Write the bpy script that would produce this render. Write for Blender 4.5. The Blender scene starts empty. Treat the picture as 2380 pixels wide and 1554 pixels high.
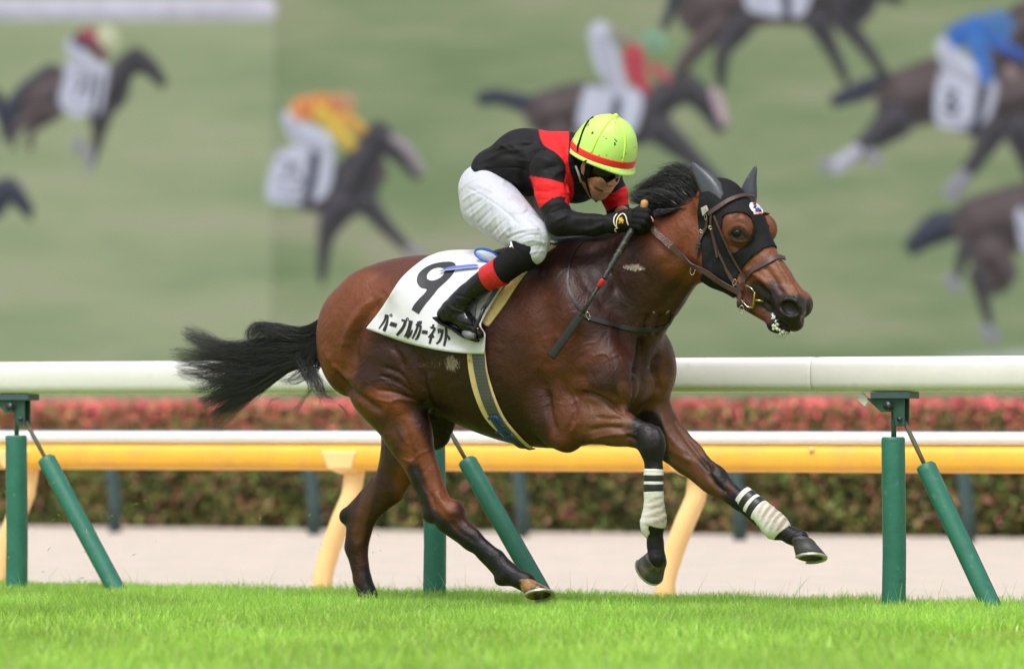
import bpy, math, random
import numpy as np
from mathutils import Vector, Matrix
from mathutils.bvhtree import BVHTree
random.seed(7); RNG = np.random.default_rng(7)
S = bpy.context.scene
COL = S.collection
# ------------------------------------------------------------------ camera, world, sun, exposure
F = 14090.0; CX = 1190.0; HY = 969.0; HC = 0.753      # focal length / centre / horizon in traced pixels, camera height in metres
cam = bpy.data.cameras.new('camera'); cam_o = bpy.data.objects.new('camera', cam); COL.objects.link(cam_o)
cam.sensor_width = 36; cam.lens = F / 2380 * 36; cam.shift_y = (HY - 777.0) / 2380
cam_o.location = (0, 0, HC); cam_o.rotation_euler = (math.pi / 2, 0, 0)
cam.clip_start = .5; cam.clip_end = 2000
cam.dof.use_dof = True; cam.dof.focus_distance = 24.7; cam.dof.aperture_fstop = 2.4
S.camera = cam_o
S.view_settings.view_transform = 'Standard'; S.view_settings.look = 'None'
S.view_settings.exposure = 0.35; S.view_settings.gamma = 1
SUN_EL, SUN_AZ = math.radians(63), math.radians(205)
wd = bpy.data.worlds.new('World'); S.world = wd; wd.use_nodes = True
nt = wd.node_tree; nt.nodes.clear()
sky = nt.nodes.new('ShaderNodeTexSky'); sky.sky_type = 'NISHITA'; sky.sun_disc = False
sky.sun_elevation = SUN_EL; sky.sun_rotation = SUN_AZ; sky.air_density = 1.0; sky.dust_density = 4.0; sky.ozone_density = 1.0
hs = nt.nodes.new('ShaderNodeHueSaturation'); hs.inputs['Saturation'].default_value = .30
bg = nt.nodes.new('ShaderNodeBackground'); bg.inputs['Strength'].default_value = .15
wo = nt.nodes.new('ShaderNodeOutputWorld')
nt.links.new(sky.outputs[0], hs.inputs['Color']); nt.links.new(hs.outputs[0], bg.inputs[0]); nt.links.new(bg.outputs[0], wo.inputs[0])
sun = bpy.data.lights.new('sun', 'SUN'); sun.energy = 1.5; sun.angle = math.radians(22); sun.color = (1, .945, .945)
sun_o = bpy.data.objects.new('sun', sun); COL.objects.link(sun_o)
# direction to the sun: behind the camera, a little to the left, high
sd = Vector((-.35 * math.cos(SUN_EL), -.94 * math.cos(SUN_EL), math.sin(SUN_EL)))
sun_o.rotation_euler = sd.to_track_quat('Z', 'Y').to_euler(); sun_o.location = (0, 0, 30)

# ------------------------------------------------------------------ frames and coordinates
def WP(px, py, Y):                                     # traced pixel + distance -> world point
    return Vector(((px - CX) * Y / F, Y, HC - (py - HY) * Y / F))
TH = math.radians(33); c_, s_ = math.cos(TH), math.sin(TH)
Y0 = 24.9; XA = (1150 - CX) * Y0 / F
def L(px, py, w):                                      # traced pixel + sideways offset w -> horse frame (t forward, w to its right, z up)
    q = (px - CX) / F
    t = (q * Y0 - q * w * c_ - XA + w * s_) / (c_ + q * s_)
    Y = Y0 - t * s_ - w * c_
    return np.array((t, w, HC - (py - HY) * Y / F))
def l2w(P):
    P = np.atleast_2d(P)
    return np.stack((XA + P[:, 0] * c_ - P[:, 1] * s_, Y0 - P[:, 0] * s_ - P[:, 1] * c_, P[:, 2]), 1)
def LW(px, py, w): return Vector(l2w(L(px, py, w))[0])
def w2p(P):
    P = np.atleast_2d(P)
    return np.stack((CX + P[:, 0] * F / P[:, 1], HY - (P[:, 2] - HC) * F / P[:, 1]), 1)
PX = 1 / 566.0                                         # metres per traced pixel at the horse
ZM = dict(A=(842.5, 581.1, 5.12), B=(1307.4, 249.9, 6.684), C=(1365.5, 435.8, 8.192), D=(1597.9, 552.0, 6.221), E=(1162.1, 523.0, 4.457),
          J=(987.8, 232.4, 2.547), H=(1394.5, 348.6, 3.146), R=(697.3, 552.0, 2.972), S=(1162.1, 726.3, 4.096), T=(377.7, 697.3, 4.861),
          N=(755.4, 987.8, 3.566), G=(1394.5, 929.7, 3.146))
def Z(k, *pts):
    a, b, f = ZM[k]
    return [(a + p[0] / f, b + p[1] / f) + tuple(p[2:]) for p in pts]

# ------------------------------------------------------------------ materials
def srgb(r, g, b):
    return tuple(((v / 255) / 12.92 if v <= 10 else (((v / 255) + .055) / 1.055) ** 2.4) for v in (r, g, b)) + (1,)
def mk(name, col=(.5, .5, .5, 1), rough=.6, spec=.5, var=0.0, vscale=20., bump=0.0, bscale=200., attr=None, metal=0, coat=0, sheen=0, rvar=0, col2=None, cscale=8., cth=(.55, .65), emis=0, trans=0, aniso=None):
    m = bpy.data.materials.new(name); m.use_nodes = True; n = m.node_tree.nodes; l = m.node_tree.links
    b = n['Principled BSDF']; b.inputs['Roughness'].default_value = rough; b.inputs['Specular IOR Level'].default_value = spec
    b.inputs['Metallic'].default_value = metal; b.inputs['Coat Weight'].default_value = coat; b.inputs['Coat Roughness'].default_value = .12
    b.inputs['Sheen Weight'].default_value = sheen
    tc = n.new('ShaderNodeTexCoord')
    if attr:
        a = n.new('ShaderNodeAttribute'); a.attribute_name = attr; cur = a.outputs['Color']
    else:
        a = n.new('ShaderNodeRGB'); a.outputs[0].default_value = col; cur = a.outputs[0]
    if col2 is not None:
        t = n.new('ShaderNodeTexNoise'); t.inputs['Scale'].default_value = cscale; t.inputs['Detail'].default_value = 6; l.new(tc.outputs['Object'], t.inputs['Vector'])
        mr = n.new('ShaderNodeMapRange'); mr.inputs['From Min'].default_value = cth[0]; mr.inputs['From Max'].default_value = cth[1]; l.new(t.outputs['Fac'], mr.inputs['Value'])
        mx = n.new('ShaderNodeMix'); mx.data_type = 'RGBA'; l.new(mr.outputs[0], mx.inputs[0]); l.new(cur, mx.inputs[6]); mx.inputs[7].default_value = col2; cur = mx.outputs[2]
    if var:
        t = n.new('ShaderNodeTexNoise'); t.inputs['Scale'].default_value = vscale; t.inputs['Detail'].default_value = 7; t.inputs['Roughness'].default_value = .65; l.new(tc.outputs['Object'], t.inputs['Vector'])
        mr = n.new('ShaderNodeMapRange'); mr.inputs['From Min'].default_value = .25; mr.inputs['From Max'].default_value = .75; mr.inputs['To Min'].default_value = 1 - var; mr.inputs['To Max'].default_value = 1 + var; l.new(t.outputs['Fac'], mr.inputs['Value'])
        h = n.new('ShaderNodeHueSaturation'); l.new(mr.outputs[0], h.inputs['Value']); l.new(cur, h.inputs['Color']); cur = h.outputs[0]
        if rvar:
            m2 = n.new('ShaderNodeMapRange'); m2.inputs['From Min'].default_value = .3; m2.inputs['From Max'].default_value = .7; m2.inputs['To Min'].default_value = rough - rvar; m2.inputs['To Max'].default_value = rough + rvar
            l.new(t.outputs['Fac'], m2.inputs['Value']); l.new(m2.outputs[0], b.inputs['Roughness'])
    l.new(cur, b.inputs['Base Color'])
    if emis:
        l.new(cur, b.inputs['Emission Color']); b.inputs['Emission Strength'].default_value = emis
    if trans:
        b.inputs['Transmission Weight'].default_value = 0
        b.inputs['Subsurface Weight'].default_value = 0
    if bump:
        t = n.new('ShaderNodeTexNoise'); t.inputs['Scale'].default_value = bscale; t.inputs['Detail'].default_value = 4
        mp = n.new('ShaderNodeMapping'); l.new(tc.outputs['Object'], mp.inputs['Vector']); l.new(mp.outputs[0], t.inputs['Vector'])
        if aniso: mp.inputs['Scale'].default_value = aniso
        bp = n.new('ShaderNodeBump'); bp.inputs['Strength'].default_value = 1; bp.inputs['Distance'].default_value = bump; l.new(t.outputs['Fac'], bp.inputs['Height']); l.new(bp.outputs[0], b.inputs['Normal'])
    return m

# ------------------------------------------------------------------ object helpers
def tag(o, label=None, cat=None, group=None, kind=None):
    if label: o['label'] = label
    if cat: o['category'] = cat
    if group: o['group'] = group
    if kind: o['kind'] = kind
    return o
def empty(name, loc=(0, 0, 0), label=None, cat=None, group=None, kind=None):
    o = bpy.data.objects.new(name, None); COL.objects.link(o); o.location = loc; o.empty_display_size = .1
    return tag(o, label, cat, group, kind)
def adopt(o, parent):
    if parent is not None:
        o.parent = parent
        o.matrix_parent_inverse = parent_world(parent).inverted()
def parent_world(p):
    m = Matrix.LocRotScale(p.location, p.rotation_euler, p.scale)
    return (parent_world(p.parent) @ p.matrix_parent_inverse @ m) if p.parent else m
def mesh(name, V, Fc, mat, parent=None, smooth=True, colors=None, cname='Col', loc=None):
    V = np.asarray(V, dtype=np.float64)
    me = bpy.data.meshes.new(name)
    if isinstance(Fc, np.ndarray) and Fc.ndim == 2:
        nf, k = Fc.shape
        me.vertices.add(len(V)); me.vertices.foreach_set('co', V.astype(np.float32).ravel())
        me.loops.add(nf * k); me.loops.foreach_set('vertex_index', Fc.astype(np.int32).ravel())
        me.polygons.add(nf); me.polygons.foreach_set('loop_start', np.arange(0, nf * k, k, dtype=np.int32))
        me.update(calc_edges=True)
    else:
        me.from_pydata([tuple(v) for v in V], [], [tuple(int(i) for i in f) for f in Fc]); me.update()
    me.validate(verbose=False)
    if smooth: me.polygons.foreach_set('use_smooth', np.ones(len(me.polygons), dtype=bool))
    if colors is not None:
        ca = me.color_attributes.new(cname, 'FLOAT_COLOR', 'POINT')
        cc = np.ones((len(V), 4), dtype=np.float32); cc[:, :3] = colors; ca.data.foreach_set('color', cc.ravel())
    for m in (mat if isinstance(mat, (list, tuple)) else [mat]): me.materials.append(m)
    o = bpy.data.objects.new(name, me); COL.objects.link(o)
    if loc is not None:
        me.transform(Matrix.Translation(-Vector(loc))); o.location = loc
    adopt(o, parent)
    return o
class MB:                                              # a mesh being collected
    def __init__(s): s.v = []; s.f = []; s.n = 0
    def add(s, V, Fc):
        V = [tuple(v) for v in V]; s.v += V; s.f += [tuple(i + s.n for i in f) for f in Fc]; s.n += len(V); return s
    def box(s, c, d, R=None, bev=0):
        hx, hy, hz = d[0] / 2, d[1] / 2, d[2] / 2
        P = [Vector((sx * hx, sy * hy, sz * hz)) for sx in (-1, 1) for sy in (-1, 1) for sz in (-1, 1)]
        if R is not None: P = [R @ p for p in P]
        P = [p + Vector(c) for p in P]
        return s.add(P, [(0, 1, 3, 2), (4, 6, 7, 5), (0, 4, 5, 1), (2, 3, 7, 6), (0, 2, 6, 4), (1, 5, 7, 3)])
    def tube(s, pts, r, seg=10, cap=True, up=None, prof=None):
        pts = [Vector(p) for p in pts]; n = len(pts)
        rr = r if isinstance(r, (list, tuple)) else [r] * n
        V = []; prev = None
        for i in range(n):
            T = (pts[min(i + 1, n - 1)] - pts[max(i - 1, 0)]).normalized()
            if prev is None:
                u = Vector(up) if up is not None else (Vector((0, 0, 1)) if abs(T.z) < .9 else Vector((1, 0, 0)))
            else: u = prev
            a = (u - T * u.dot(T)).normalized(); b = T.cross(a); prev = a
            for k in range(seg):
                an = 2 * math.pi * k / seg
                x, y = (math.cos(an), math.sin(an)) if prof is None else prof[k]
                V.append(pts[i] + (a * x + b * y) * rr[i])
        Fc = [(i * seg + k, i * seg + (k + 1) % seg, (i + 1) * seg + (k + 1) % seg, (i + 1) * seg + k) for i in range(n - 1) for k in range(seg)]
        if cap: Fc += [tuple(range(seg))[::-1], tuple((n - 1) * seg + k for k in range(seg))]
        return s.add(V, Fc)
    def build(s, name, mat, parent=None, smooth=True, bevel=0, auto=None, subd=0):
        o = mesh(name, s.v, s.f, mat, parent, smooth=smooth)
        if bevel:
            m = o.modifiers.new('bevel', 'BEVEL'); m.width = bevel; m.segments = 2; m.limit_method = 'ANGLE'
        if subd:
            m = o.modifiers.new('subd', 'SUBSURF'); m.levels = subd; m.render_levels = subd
        if auto is not None:
            o.data.set_sharp_from_angle(angle=math.radians(auto))
        return o
def rsp(pts, n):                                       # smooth resample of a polyline (Catmull-Rom), any dimension
    P = np.array([tuple(p) for p in pts], dtype=float)
    if len(P) == 2: u = np.linspace(0, 1, n)[:, None]; return P[0] * (1 - u) + P[1] * u
    d = np.r_[0, np.cumsum(np.linalg.norm(np.diff(P[:, :2], axis=0), axis=1) + 1e-9)]
    Q = np.vstack((2 * P[0] - P[1], P, 2 * P[-1] - P[-2]))
    out = []
    for s in np.linspace(0, d[-1], n):
        i = min(max(np.searchsorted(d, s, side='right') - 1, 0), len(P) - 2)
        u = (s - d[i]) / (d[i + 1] - d[i]); a, b, c, e = Q[i], Q[i + 1], Q[i + 2], Q[i + 3]
        out.append(.5 * ((2 * b) + (-a + c) * u + (2 * a - 5 * b + 4 * c - e) * u * u + (-a + 3 * b - 3 * c + e) * u ** 3))
    return np.array(out)
def inpoly(P, poly):                                   # points in polygon
    poly = np.array(poly); x, y = P[:, 0], P[:, 1]; r = np.zeros(len(P), bool); j = len(poly) - 1
    for i in range(len(poly)):
        xi, yi = poly[i]; xj, yj = poly[j]
        m = ((yi > y) != (yj > y)) & (x < (xj - xi) * (y - yi) / (yj - yi + 1e-12) + xi); r ^= m; j = i
    return r
def dpoly(P, pts, closed=False):                       # distance of points to a polyline
    Q = np.array([p[:2] for p in pts], dtype=float)
    if len(Q) == 1: return np.linalg.norm(P - Q[0], axis=1)
    if closed: Q = np.vstack((Q, Q[:1]))
    best = np.full(len(P), 1e9)
    for a, b in zip(Q[:-1], Q[1:]):
        ab = b - a; u = np.clip(((P - a) @ ab) / (ab @ ab + 1e-12), 0, 1)
        best = np.minimum(best, np.linalg.norm(P - (a + u[:, None] * ab), axis=1))
    return best

# ------------------------------------------------------------------ distance-field sculpting
class Field:
    def __init__(s, lo, hi, h):
        s.lo = np.array(lo, float); s.h = h; s.n = np.ceil((np.array(hi) - s.lo) / h).astype(int) + 1
        s.D = np.full(s.n, 1.0, dtype=np.float32)
    def _blk(s, lo, hi):
        a = np.maximum(((np.array(lo) - s.lo) / s.h).astype(int) - 1, 0); b = np.minimum(((np.array(hi) - s.lo) / s.h).astype(int) + 2, s.n)
        if np.any(b <= a): return None
        ax = [(s.lo[i] + np.arange(a[i], b[i]) * s.h).astype(np.float32) for i in range(3)]
        return tuple(slice(a[i], b[i]) for i in range(3)), ax
    def _mix(s, sl, d, k, sub):
        A = s.D[sl]
        if sub:
            h = np.clip(.5 - .5 * (A + d) / k, 0, 1); s.D[sl] = A * (1 - h) + (-d) * h + k * h * (1 - h)
        else:
            h = np.clip(.5 + .5 * (A - d) / k, 0, 1); s.D[sl] = A * (1 - h) + d * h - k * h * (1 - h)
    def cone(s, a, b, ra, rb, k=.02, wr=1.0, sub=False, wr2=None):     # tapered capsule; wr: sideways radius / in-plane radius
        a = np.array(a, float); b = np.array(b, float); m = max(ra, rb) * max(1, wr, wr2 or 0) + k + 3 * s.h
        r = s._blk(np.minimum(a, b) - m, np.maximum(a, b) + m)
        if r is None: return
        sl, (x, y, z) = r; x = x[:, None, None]; y = y[None, :, None]; z = z[None, None, :]
        ab = b - a; L2 = ab[0] ** 2 + ab[2] ** 2 + (ab[1] ** 2) + 1e-9
        u = np.clip(((x - a[0]) * ab[0] + (y - a[1]) * ab[1] + (z - a[2]) * ab[2]) / L2, 0, 1)
        W = wr if wr2 is None else wr + (wr2 - wr) * u
        d = np.sqrt((x - a[0] - u * ab[0]) ** 2 + ((y - a[1] - u * ab[1]) / W) ** 2 + (z - a[2] - u * ab[2]) ** 2) - (ra + (rb - ra) * u)
        s._mix(sl, d, k, sub)
    def ell(s, c, r, k=.02, ang=0, sub=False, yaw=0):   # ellipsoid, radii (along, sideways, up), tilted in the t-z plane by ang degrees
        c = np.array(c, float); m = max(r) + k + 3 * s.h
        q = s._blk(c - m, c + m)
        if q is None: return
        sl, (x, y, z) = q; x = x[:, None, None] - c[0]; y = y[None, :, None] - c[1]; z = z[None, None, :] - c[2]
        if yaw: cy, sy = math.cos(math.radians(yaw)), math.sin(math.radians(yaw)); x, y = x * cy + y * sy, -x * sy + y * cy
        ca, sa = math.cos(math.radians(ang)), math.sin(math.radians(ang)); X = x * ca + z * sa; ZZ = -x * sa + z * ca
        k0 = np.sqrt((X / r[0]) ** 2 + (y / r[1]) ** 2 + (ZZ / r[2]) ** 2) + 1e-6
        k1 = np.sqrt((X / r[0] ** 2) ** 2 + (y / r[1] ** 2) ** 2 + (ZZ / r[2] ** 2) ** 2) + 1e-6
        s._mix(sl, k0 * (k0 - 1) / k1, k, sub)
    def ellR(s, c, r, Rm, k=.02, sub=False):           # ellipsoid in a turned frame (rows of Rm are its axes)
        c = np.array(c, float); m = max(r) + k + 3 * s.h; q = s._blk(c - m, c + m)
        if q is None: return
        sl, (x, y, z) = q; x = x[:, None, None] - c[0]; y = y[None, :, None] - c[1]; z = z[None, None, :] - c[2]
        e = [x * Rm[i][0] + y * Rm[i][1] + z * Rm[i][2] for i in range(3)]
        k0 = np.sqrt(sum((e[i] / r[i]) ** 2 for i in range(3))) + 1e-6; k1 = np.sqrt(sum((e[i] / r[i] ** 2) ** 2 for i in range(3))) + 1e-6
        s._mix(sl, k0 * (k0 - 1) / k1, k, sub)
    def func(s, lo, hi, fn, k=.02):
        q = s._blk(lo, hi)
        sl, (x, y, z) = q; s._mix(sl, fn(x[:, None, None], y[None, :, None], z[None, None, :]), k, False)
    def nets(s):                                       # naive surface nets
        D = s.D; n = D.shape
        neg = D < 0
        c = np.zeros(tuple(i - 1 for i in n), np.int8)
        cs = [(i, j, k) for i in (0, 1) for j in (0, 1) for k in (0, 1)]
        def sub(A, o): return A[o[0]:n[0] - 1 + o[0], o[1]:n[1] - 1 + o[1], o[2]:n[2] - 1 + o[2]]
        for o in cs: c += sub(neg, o)
        act = np.argwhere((c > 0) & (c < 8)); idx = -np.ones(c.shape, np.int64); idx[tuple(act.T)] = np.arange(len(act))
        P = np.zeros((len(act), 3)); cnt = np.zeros(len(act))
        vals = {o: D[act[:, 0] + o[0], act[:, 1] + o[1], act[:, 2] + o[2]] for o in cs}
        for o in cs:
            for ax in range(3):
                if o[ax] == 0:
                    o2 = tuple(o[i] + (i == ax) for i in range(3)); a = vals[o]; b = vals[o2]; m = (a < 0) != (b < 0)
                    u = np.where(m, a / np.where(m, a - b, 1), 0)
                    for i in range(3): P[:, i] += m * (o[i] + (u if i == ax else 0))
                    cnt += m
        V = s.lo + (act + P / cnt[:, None]) * s.h
        Q = []
        for ax in range(3):
            b_, c2 = [(1, 2), (2, 0), (0, 1)][ax]
            sl0 = [slice(None)] * 3; sl1 = [slice(None)] * 3; sl0[ax] = slice(0, -1); sl1[ax] = slice(1, None)
            A = neg[tuple(sl0)]; B = neg[tuple(sl1)]
            for flip, M in ((False, A & ~B), (True, ~A & B)):
                e = np.argwhere(M)
                e = e[(e[:, b_] > 0) & (e[:, c2] > 0) & (e[:, b_] < n[b_] - 1) & (e[:, c2] < n[c2] - 1)]
                def g(db, dc):
                    t = e.copy(); t[:, b_] -= db; t[:, c2] -= dc; return idx[tuple(t.T)]
                q = np.stack((g(1, 1), g(0, 1), g(0, 0), g(1, 0)), 1)
                Q.append(q[:, ::-1] if flip else q)
        Q = np.vstack(Q); Q = Q[(Q >= 0).all(1)]
        return V, Q
def vnormals(V, Q):
    n = np.cross(V[Q[:, 2]] - V[Q[:, 0]], V[Q[:, 3]] - V[Q[:, 1]]); N = np.zeros_like(V)
    for i in range(4): np.add.at(N, Q[:, i], n)
    return N / (np.linalg.norm(N, axis=1)[:, None] + 1e-12)
def visible(Wv, cell=5.0, tol=.035):                   # which vertices the side seen in the photograph holds
    P = w2p(Wv); ij = ((P - P.min(0)) / cell).astype(int); key = ij[:, 0] * 100000 + ij[:, 1]
    u, inv = np.unique(key, return_inverse=True); mn = np.full(len(u), 1e9); np.minimum.at(mn, inv, Wv[:, 1])
    return Wv[:, 1] < mn[inv] + tol
def sculpt(V, Q, strokes):                             # relief: (points, sigma px, height px), raised or cut along the normals
    Wv = l2w(V); P = w2p(Wv); N = vnormals(V, Q); vis = visible(Wv); out = np.zeros(len(V))
    for pts, sg, amp in strokes:
        Q2 = rsp(pts, max(2, len(pts) * 5)) if len(pts) > 2 else pts
        A = np.array([p[:2] for p in Q2]); lo = A.min(0) - 3 * sg; hi = A.max(0) + 3 * sg
        m = np.where(vis & (P[:, 0] > lo[0]) & (P[:, 0] < hi[0]) & (P[:, 1] > lo[1]) & (P[:, 1] < hi[1]))[0]
        if len(m) == 0: continue
        d = dpoly(P[m], Q2); g = np.exp(-(d / sg) ** 2)
        if len(A) > 2:                                 # fade at both ends
            e = np.minimum(np.linalg.norm(P[m] - A[0], axis=1), np.linalg.norm(P[m] - A[-1], axis=1)); g *= np.clip(e / (2.5 * sg), .15, 1)
        out[m] += amp * PX * g
    nb = np.zeros(len(V)); ct = np.zeros(len(V))
    for i in range(4):
        np.add.at(nb, Q[:, i], out[Q[:, (i + 1) % 4]]); np.add.at(ct, Q[:, i], 1)
    out = .5 * out + .5 * nb / np.maximum(ct, 1)
    return V + N * out[:, None]
def paint(P, base, brushes):                           # (points, radius, softness, colour, strength[, filled])
    C = np.tile(np.array(base[:3], float), (len(P), 1))
    for br in brushes:
        pts, r, soft, col, st = br[:5]; fill = len(br) > 5
        if fill: d = dpoly(P, pts, True); d = np.where(inpoly(P, [p[:2] for p in pts]), -d, d)
        else: d = dpoly(P, rsp(pts, len(pts) * 4) if len(pts) > 2 else pts)
        a = np.clip((r + soft - d) / max(soft, 1e-3), 0, 1); a = a * a * (3 - 2 * a) * st
        C = C * (1 - a[:, None]) + np.array(col[:3]) * a[:, None]
    return C
# ================================================================== THE SETTING
R_ = Vector((c_, -s_, 0)); N_ = Vector((s_, c_, 0))   # along the course, and square to it away from the camera
def rail_pt(base, t, d=0, z=0): return Vector(base) + R_ * t + N_ * d + Vector((0, 0, z))
M = {}
M['turf'] = mk('turf_soil', srgb(140, 150, 62), .95, .1, var=.35, vscale=30)
M['dirt'] = mk('track_sand', srgb(208, 196, 183), .95, .15, var=.12, vscale=3.5, bump=.01, bscale=30, aniso=(1, 6, 1))
M['infield'] = mk('infield_grass', srgb(88, 112, 66), .95, .1, var=.2, vscale=2)
M['white'] = mk('white_plastic', (.80, .78, .77, 1), .38, .5, var=.05, vscale=6, col2=(.56, .54, .48, 1), cscale=9, cth=(.66, .85))
M['seal'] = mk('joint_sealant', (.42, .40, .30, 1), .7, .3)
M['green_pad'] = mk('green_foam_padding', srgb(48, 114, 96), .48, .45, var=.16, vscale=12, bump=.002, bscale=60, rvar=.08, col2=srgb(92, 140, 122), cscale=26, cth=(.62, .8))
M['green_metal'] = mk('green_painted_steel', srgb(52, 88, 76), .42, .5, var=.15, vscale=30)
M['grey_metal'] = mk('blue_grey_steel', srgb(74, 96, 102), .45, .5, var=.12, vscale=30)
M['bolt'] = mk('worn_bolt_steel', srgb(76, 80, 92), .4, .5, metal=.7)
M['rusty'] = mk('rusty_rod', srgb(84, 88, 70), .6, .4, var=.2, vscale=60, col2=srgb(120, 84, 60), cscale=40)
M['yellow'] = mk('yellow_rail_paint', srgb(250, 188, 68), .42, .5, var=.08, vscale=5, col2=srgb(236, 176, 84), cscale=6, cth=(.5, .75))
M['cream'] = mk('cream_yellow_post_paint', srgb(250, 212, 146), .5, .4, var=.06, vscale=6)
M['navy_post'] = mk('dark_teal_post_paint', srgb(60, 80, 78), .6, .3)

def ground_sheet(name, mat, near, far, z, drop=0):      # band between two lines parallel to the course
    b = (-.333, 26.04, 0); V = []; Fc = []
    for i, t in enumerate(np.linspace(-400, 400, 41)):
        V += [rail_pt(b, t, near, z), rail_pt(b, t, far, z)]
        if i: Fc.append((2 * i - 2, 2 * i, 2 * i + 1, 2 * i - 1))
    return tag(mesh(name, V, Fc, mat, smooth=False), kind='structure')
ground_sheet('infield', M['infield'], 16, 900, -.19)
ground_sheet('dirt_track', M['dirt'], .9, 18.4, -.15)
b0 = (-.333, 26.04, 0)
V = []; Fc = []
prof = [(-120, -.05), (-30, -.05), (.45, -.05), (.75, -.10), (1.6, -.20)]
for i, t in enumerate(np.linspace(-400, 400, 41)):
    V += [rail_pt(b0, t, d, z) for d, z in prof]
    if i: Fc += [((i - 1) * 5 + k, i * 5 + k, i * 5 + k + 1, (i - 1) * 5 + k + 1) for k in range(4)]
tag(mesh('ground', V, Fc, M['turf'], smooth=False), kind='structure')

# ---- white running rail on padded green posts
fence = empty('running_rail', b0, 'white tubular running rail on padded green posts along the turf', 'rail')
def oval(hw, hh, n=20, e=3.4):
    return [(math.copysign(abs(math.sin(a)) ** (2 / e), math.sin(a)) * hh, math.copysign(abs(math.cos(a)) ** (2 / e), math.cos(a)) * hw) for a in [2 * math.pi * k / n for k in range(n)]]
def beam(name, base, t0, t1, d, zc, hw, hh, mat, parent, e=3.4, lip=0, fn=rail_pt):
    mb = MB(); pts = []; rr = []
    for t in ([t0, t0 + .004, t0 + .018] + list(np.linspace(t0 + .2, t1 - .2, 7)) + [t1 - .018, t1 - .004, t1]):
        pts.append(fn(base, t, d, zc)); rr.append(1 if t0 + .01 < t < t1 - .01 else (.93 if t in (t0, t1) else .975))
    mb.tube(pts, rr, seg=24, up=(0, 0, 1), prof=oval(hw, hh, 24, e)); return mb.build(name, mat, parent, auto=50)
ts = np.array([-7.1, -3.68, .0, .92 + 1.06])
jt = 2.26 * 0.84                                      # the joint seen right of the horse
edges = [jt - 15, jt - 10, jt - 5, jt, jt + 5, jt + 10]
for a, b in zip(edges[:-1], edges[1:]):
    o = beam('rail_section', b0, a + .0015, b - .0015, 0, .929, .062, .0725, M['white'], fence)
for e in edges[1:-1]:
    mb = MB(); mb.tube([rail_pt(b0, e - .006, 0, .929), rail_pt(b0, e + .006, 0, .929)], 1, seg=24, prof=oval(.0545, .065, 24)); mb.build('joint_seal', M['seal'], fence)
def circ(n): return [(math.cos(2 * math.pi * k / n), math.sin(2 * math.pi * k / n)) for k in range(n)]
for k in range(-3, 4):
    t = 2.26 * k; lab = None
    g = lambda dt, dd, z: rail_pt(b0, t + dt, dd, z)
    mb = MB()                                          # padded upright with a rounded rim and a seam
    zs = [-.12, .0, .2, .45, .66, .668, .672]; rs = [.049, .0495, .0485, .049, .0485, .047, .043]
    mb.tube([g(.003 * math.sin(z * 7), 0, z) for z in zs], rs, seg=28); po = mb.build('padded_post', M['green_pad'], fence, auto=40)
    mb = MB(); mb.tube([g(-.049, 0, z) for z in np.linspace(-.03, .64, 8)], .0035, seg=6); mb.build('seam', M['green_metal'], po)
    mb = MB(); mb.tube([g(0, 0, .65), g(0, 0, .80)], .011, seg=10); mb.build('pin', M['green_metal'], fence)
    RZ = Matrix.Rotation(-TH, 3, 'Z')
    mb = MB(); mb.box(g(.005, 0, .842), (.185, .085, .028), RZ); mb.build('top_plate', M['grey_metal'], fence, smooth=False, bevel=.004)
    mb = MB()                                          # bracket web, cut like the real one
    for dy in (-.024, .016):
        pr = [(-.115, .83), (.062, .83), (.062, .716), (.022, .716), (.008, .775), (-.05, .775)]
        A = [g(x, dy, z) for x, z in pr]; B = [g(x, dy + .006, z) for x, z in pr]; n = len(pr)
        mb.add(A + B, [tuple(range(n)), tuple(range(2 * n - 1, n - 1, -1))] + [(i, i + n, (i + 1) % n + n, (i + 1) % n) for i in range(n)])
    wb = mb.build('bracket', M['green_metal'], fence, smooth=False, bevel=.001)
    mb = MB(); mb.tube([g(.0, -.045, .80), g(.0, .03, .80)], .014, seg=12); mb.tube([g(.0, -.058, .80), g(.0, -.044, .80)], .019, seg=6); mb.build('bolt', M['bolt'], wb)
    mb = MB(); mb.tube([g(.045, -.04, .745), g(.045, .03, .745)], .009, seg=10); mb.build('bolt', M['bolt'], wb)
    mb = MB(); mb.box(g(-.135, -.01, .825), (.05, .02, .035), RZ @ Matrix.Rotation(.7, 3, 'Y')); mb.build('clip', M['white'], wb, smooth=False, bevel=.003)
    # slanting brace: rod, then a padded sleeve running down and back
    A = g(.05, .0, .735); B = g({-1: .655, 0: .66, 1: .53}.get(k, .6), .0, -.16); dr = (B - A).normalized(); ln = (B - A).length
    mb = MB(); mb.tube([A, A + dr * .13, A + dr * .23], [.009, .010, .008], seg=10); mb.build('brace_rod', M['rusty'], fence)
    mb = MB(); mb.tube([A + dr * x for x in (.20, .2005, .206, .23, .5, ln)], [.012, .034, .0385, .0395, .039, .039], seg=26); bs = mb.build('padded_brace', M['green_pad'], fence, auto=40)
    mb = MB(); side = dr.cross(Vector((0, 0, 1))).normalized(); nn = side.cross(dr)
    mb.tube([A + dr * x + nn * .036 - side * .016 for x in np.linspace(.21, ln, 6)], .0035, seg=6); mb.build('seam', M['green_metal'], bs)

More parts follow.
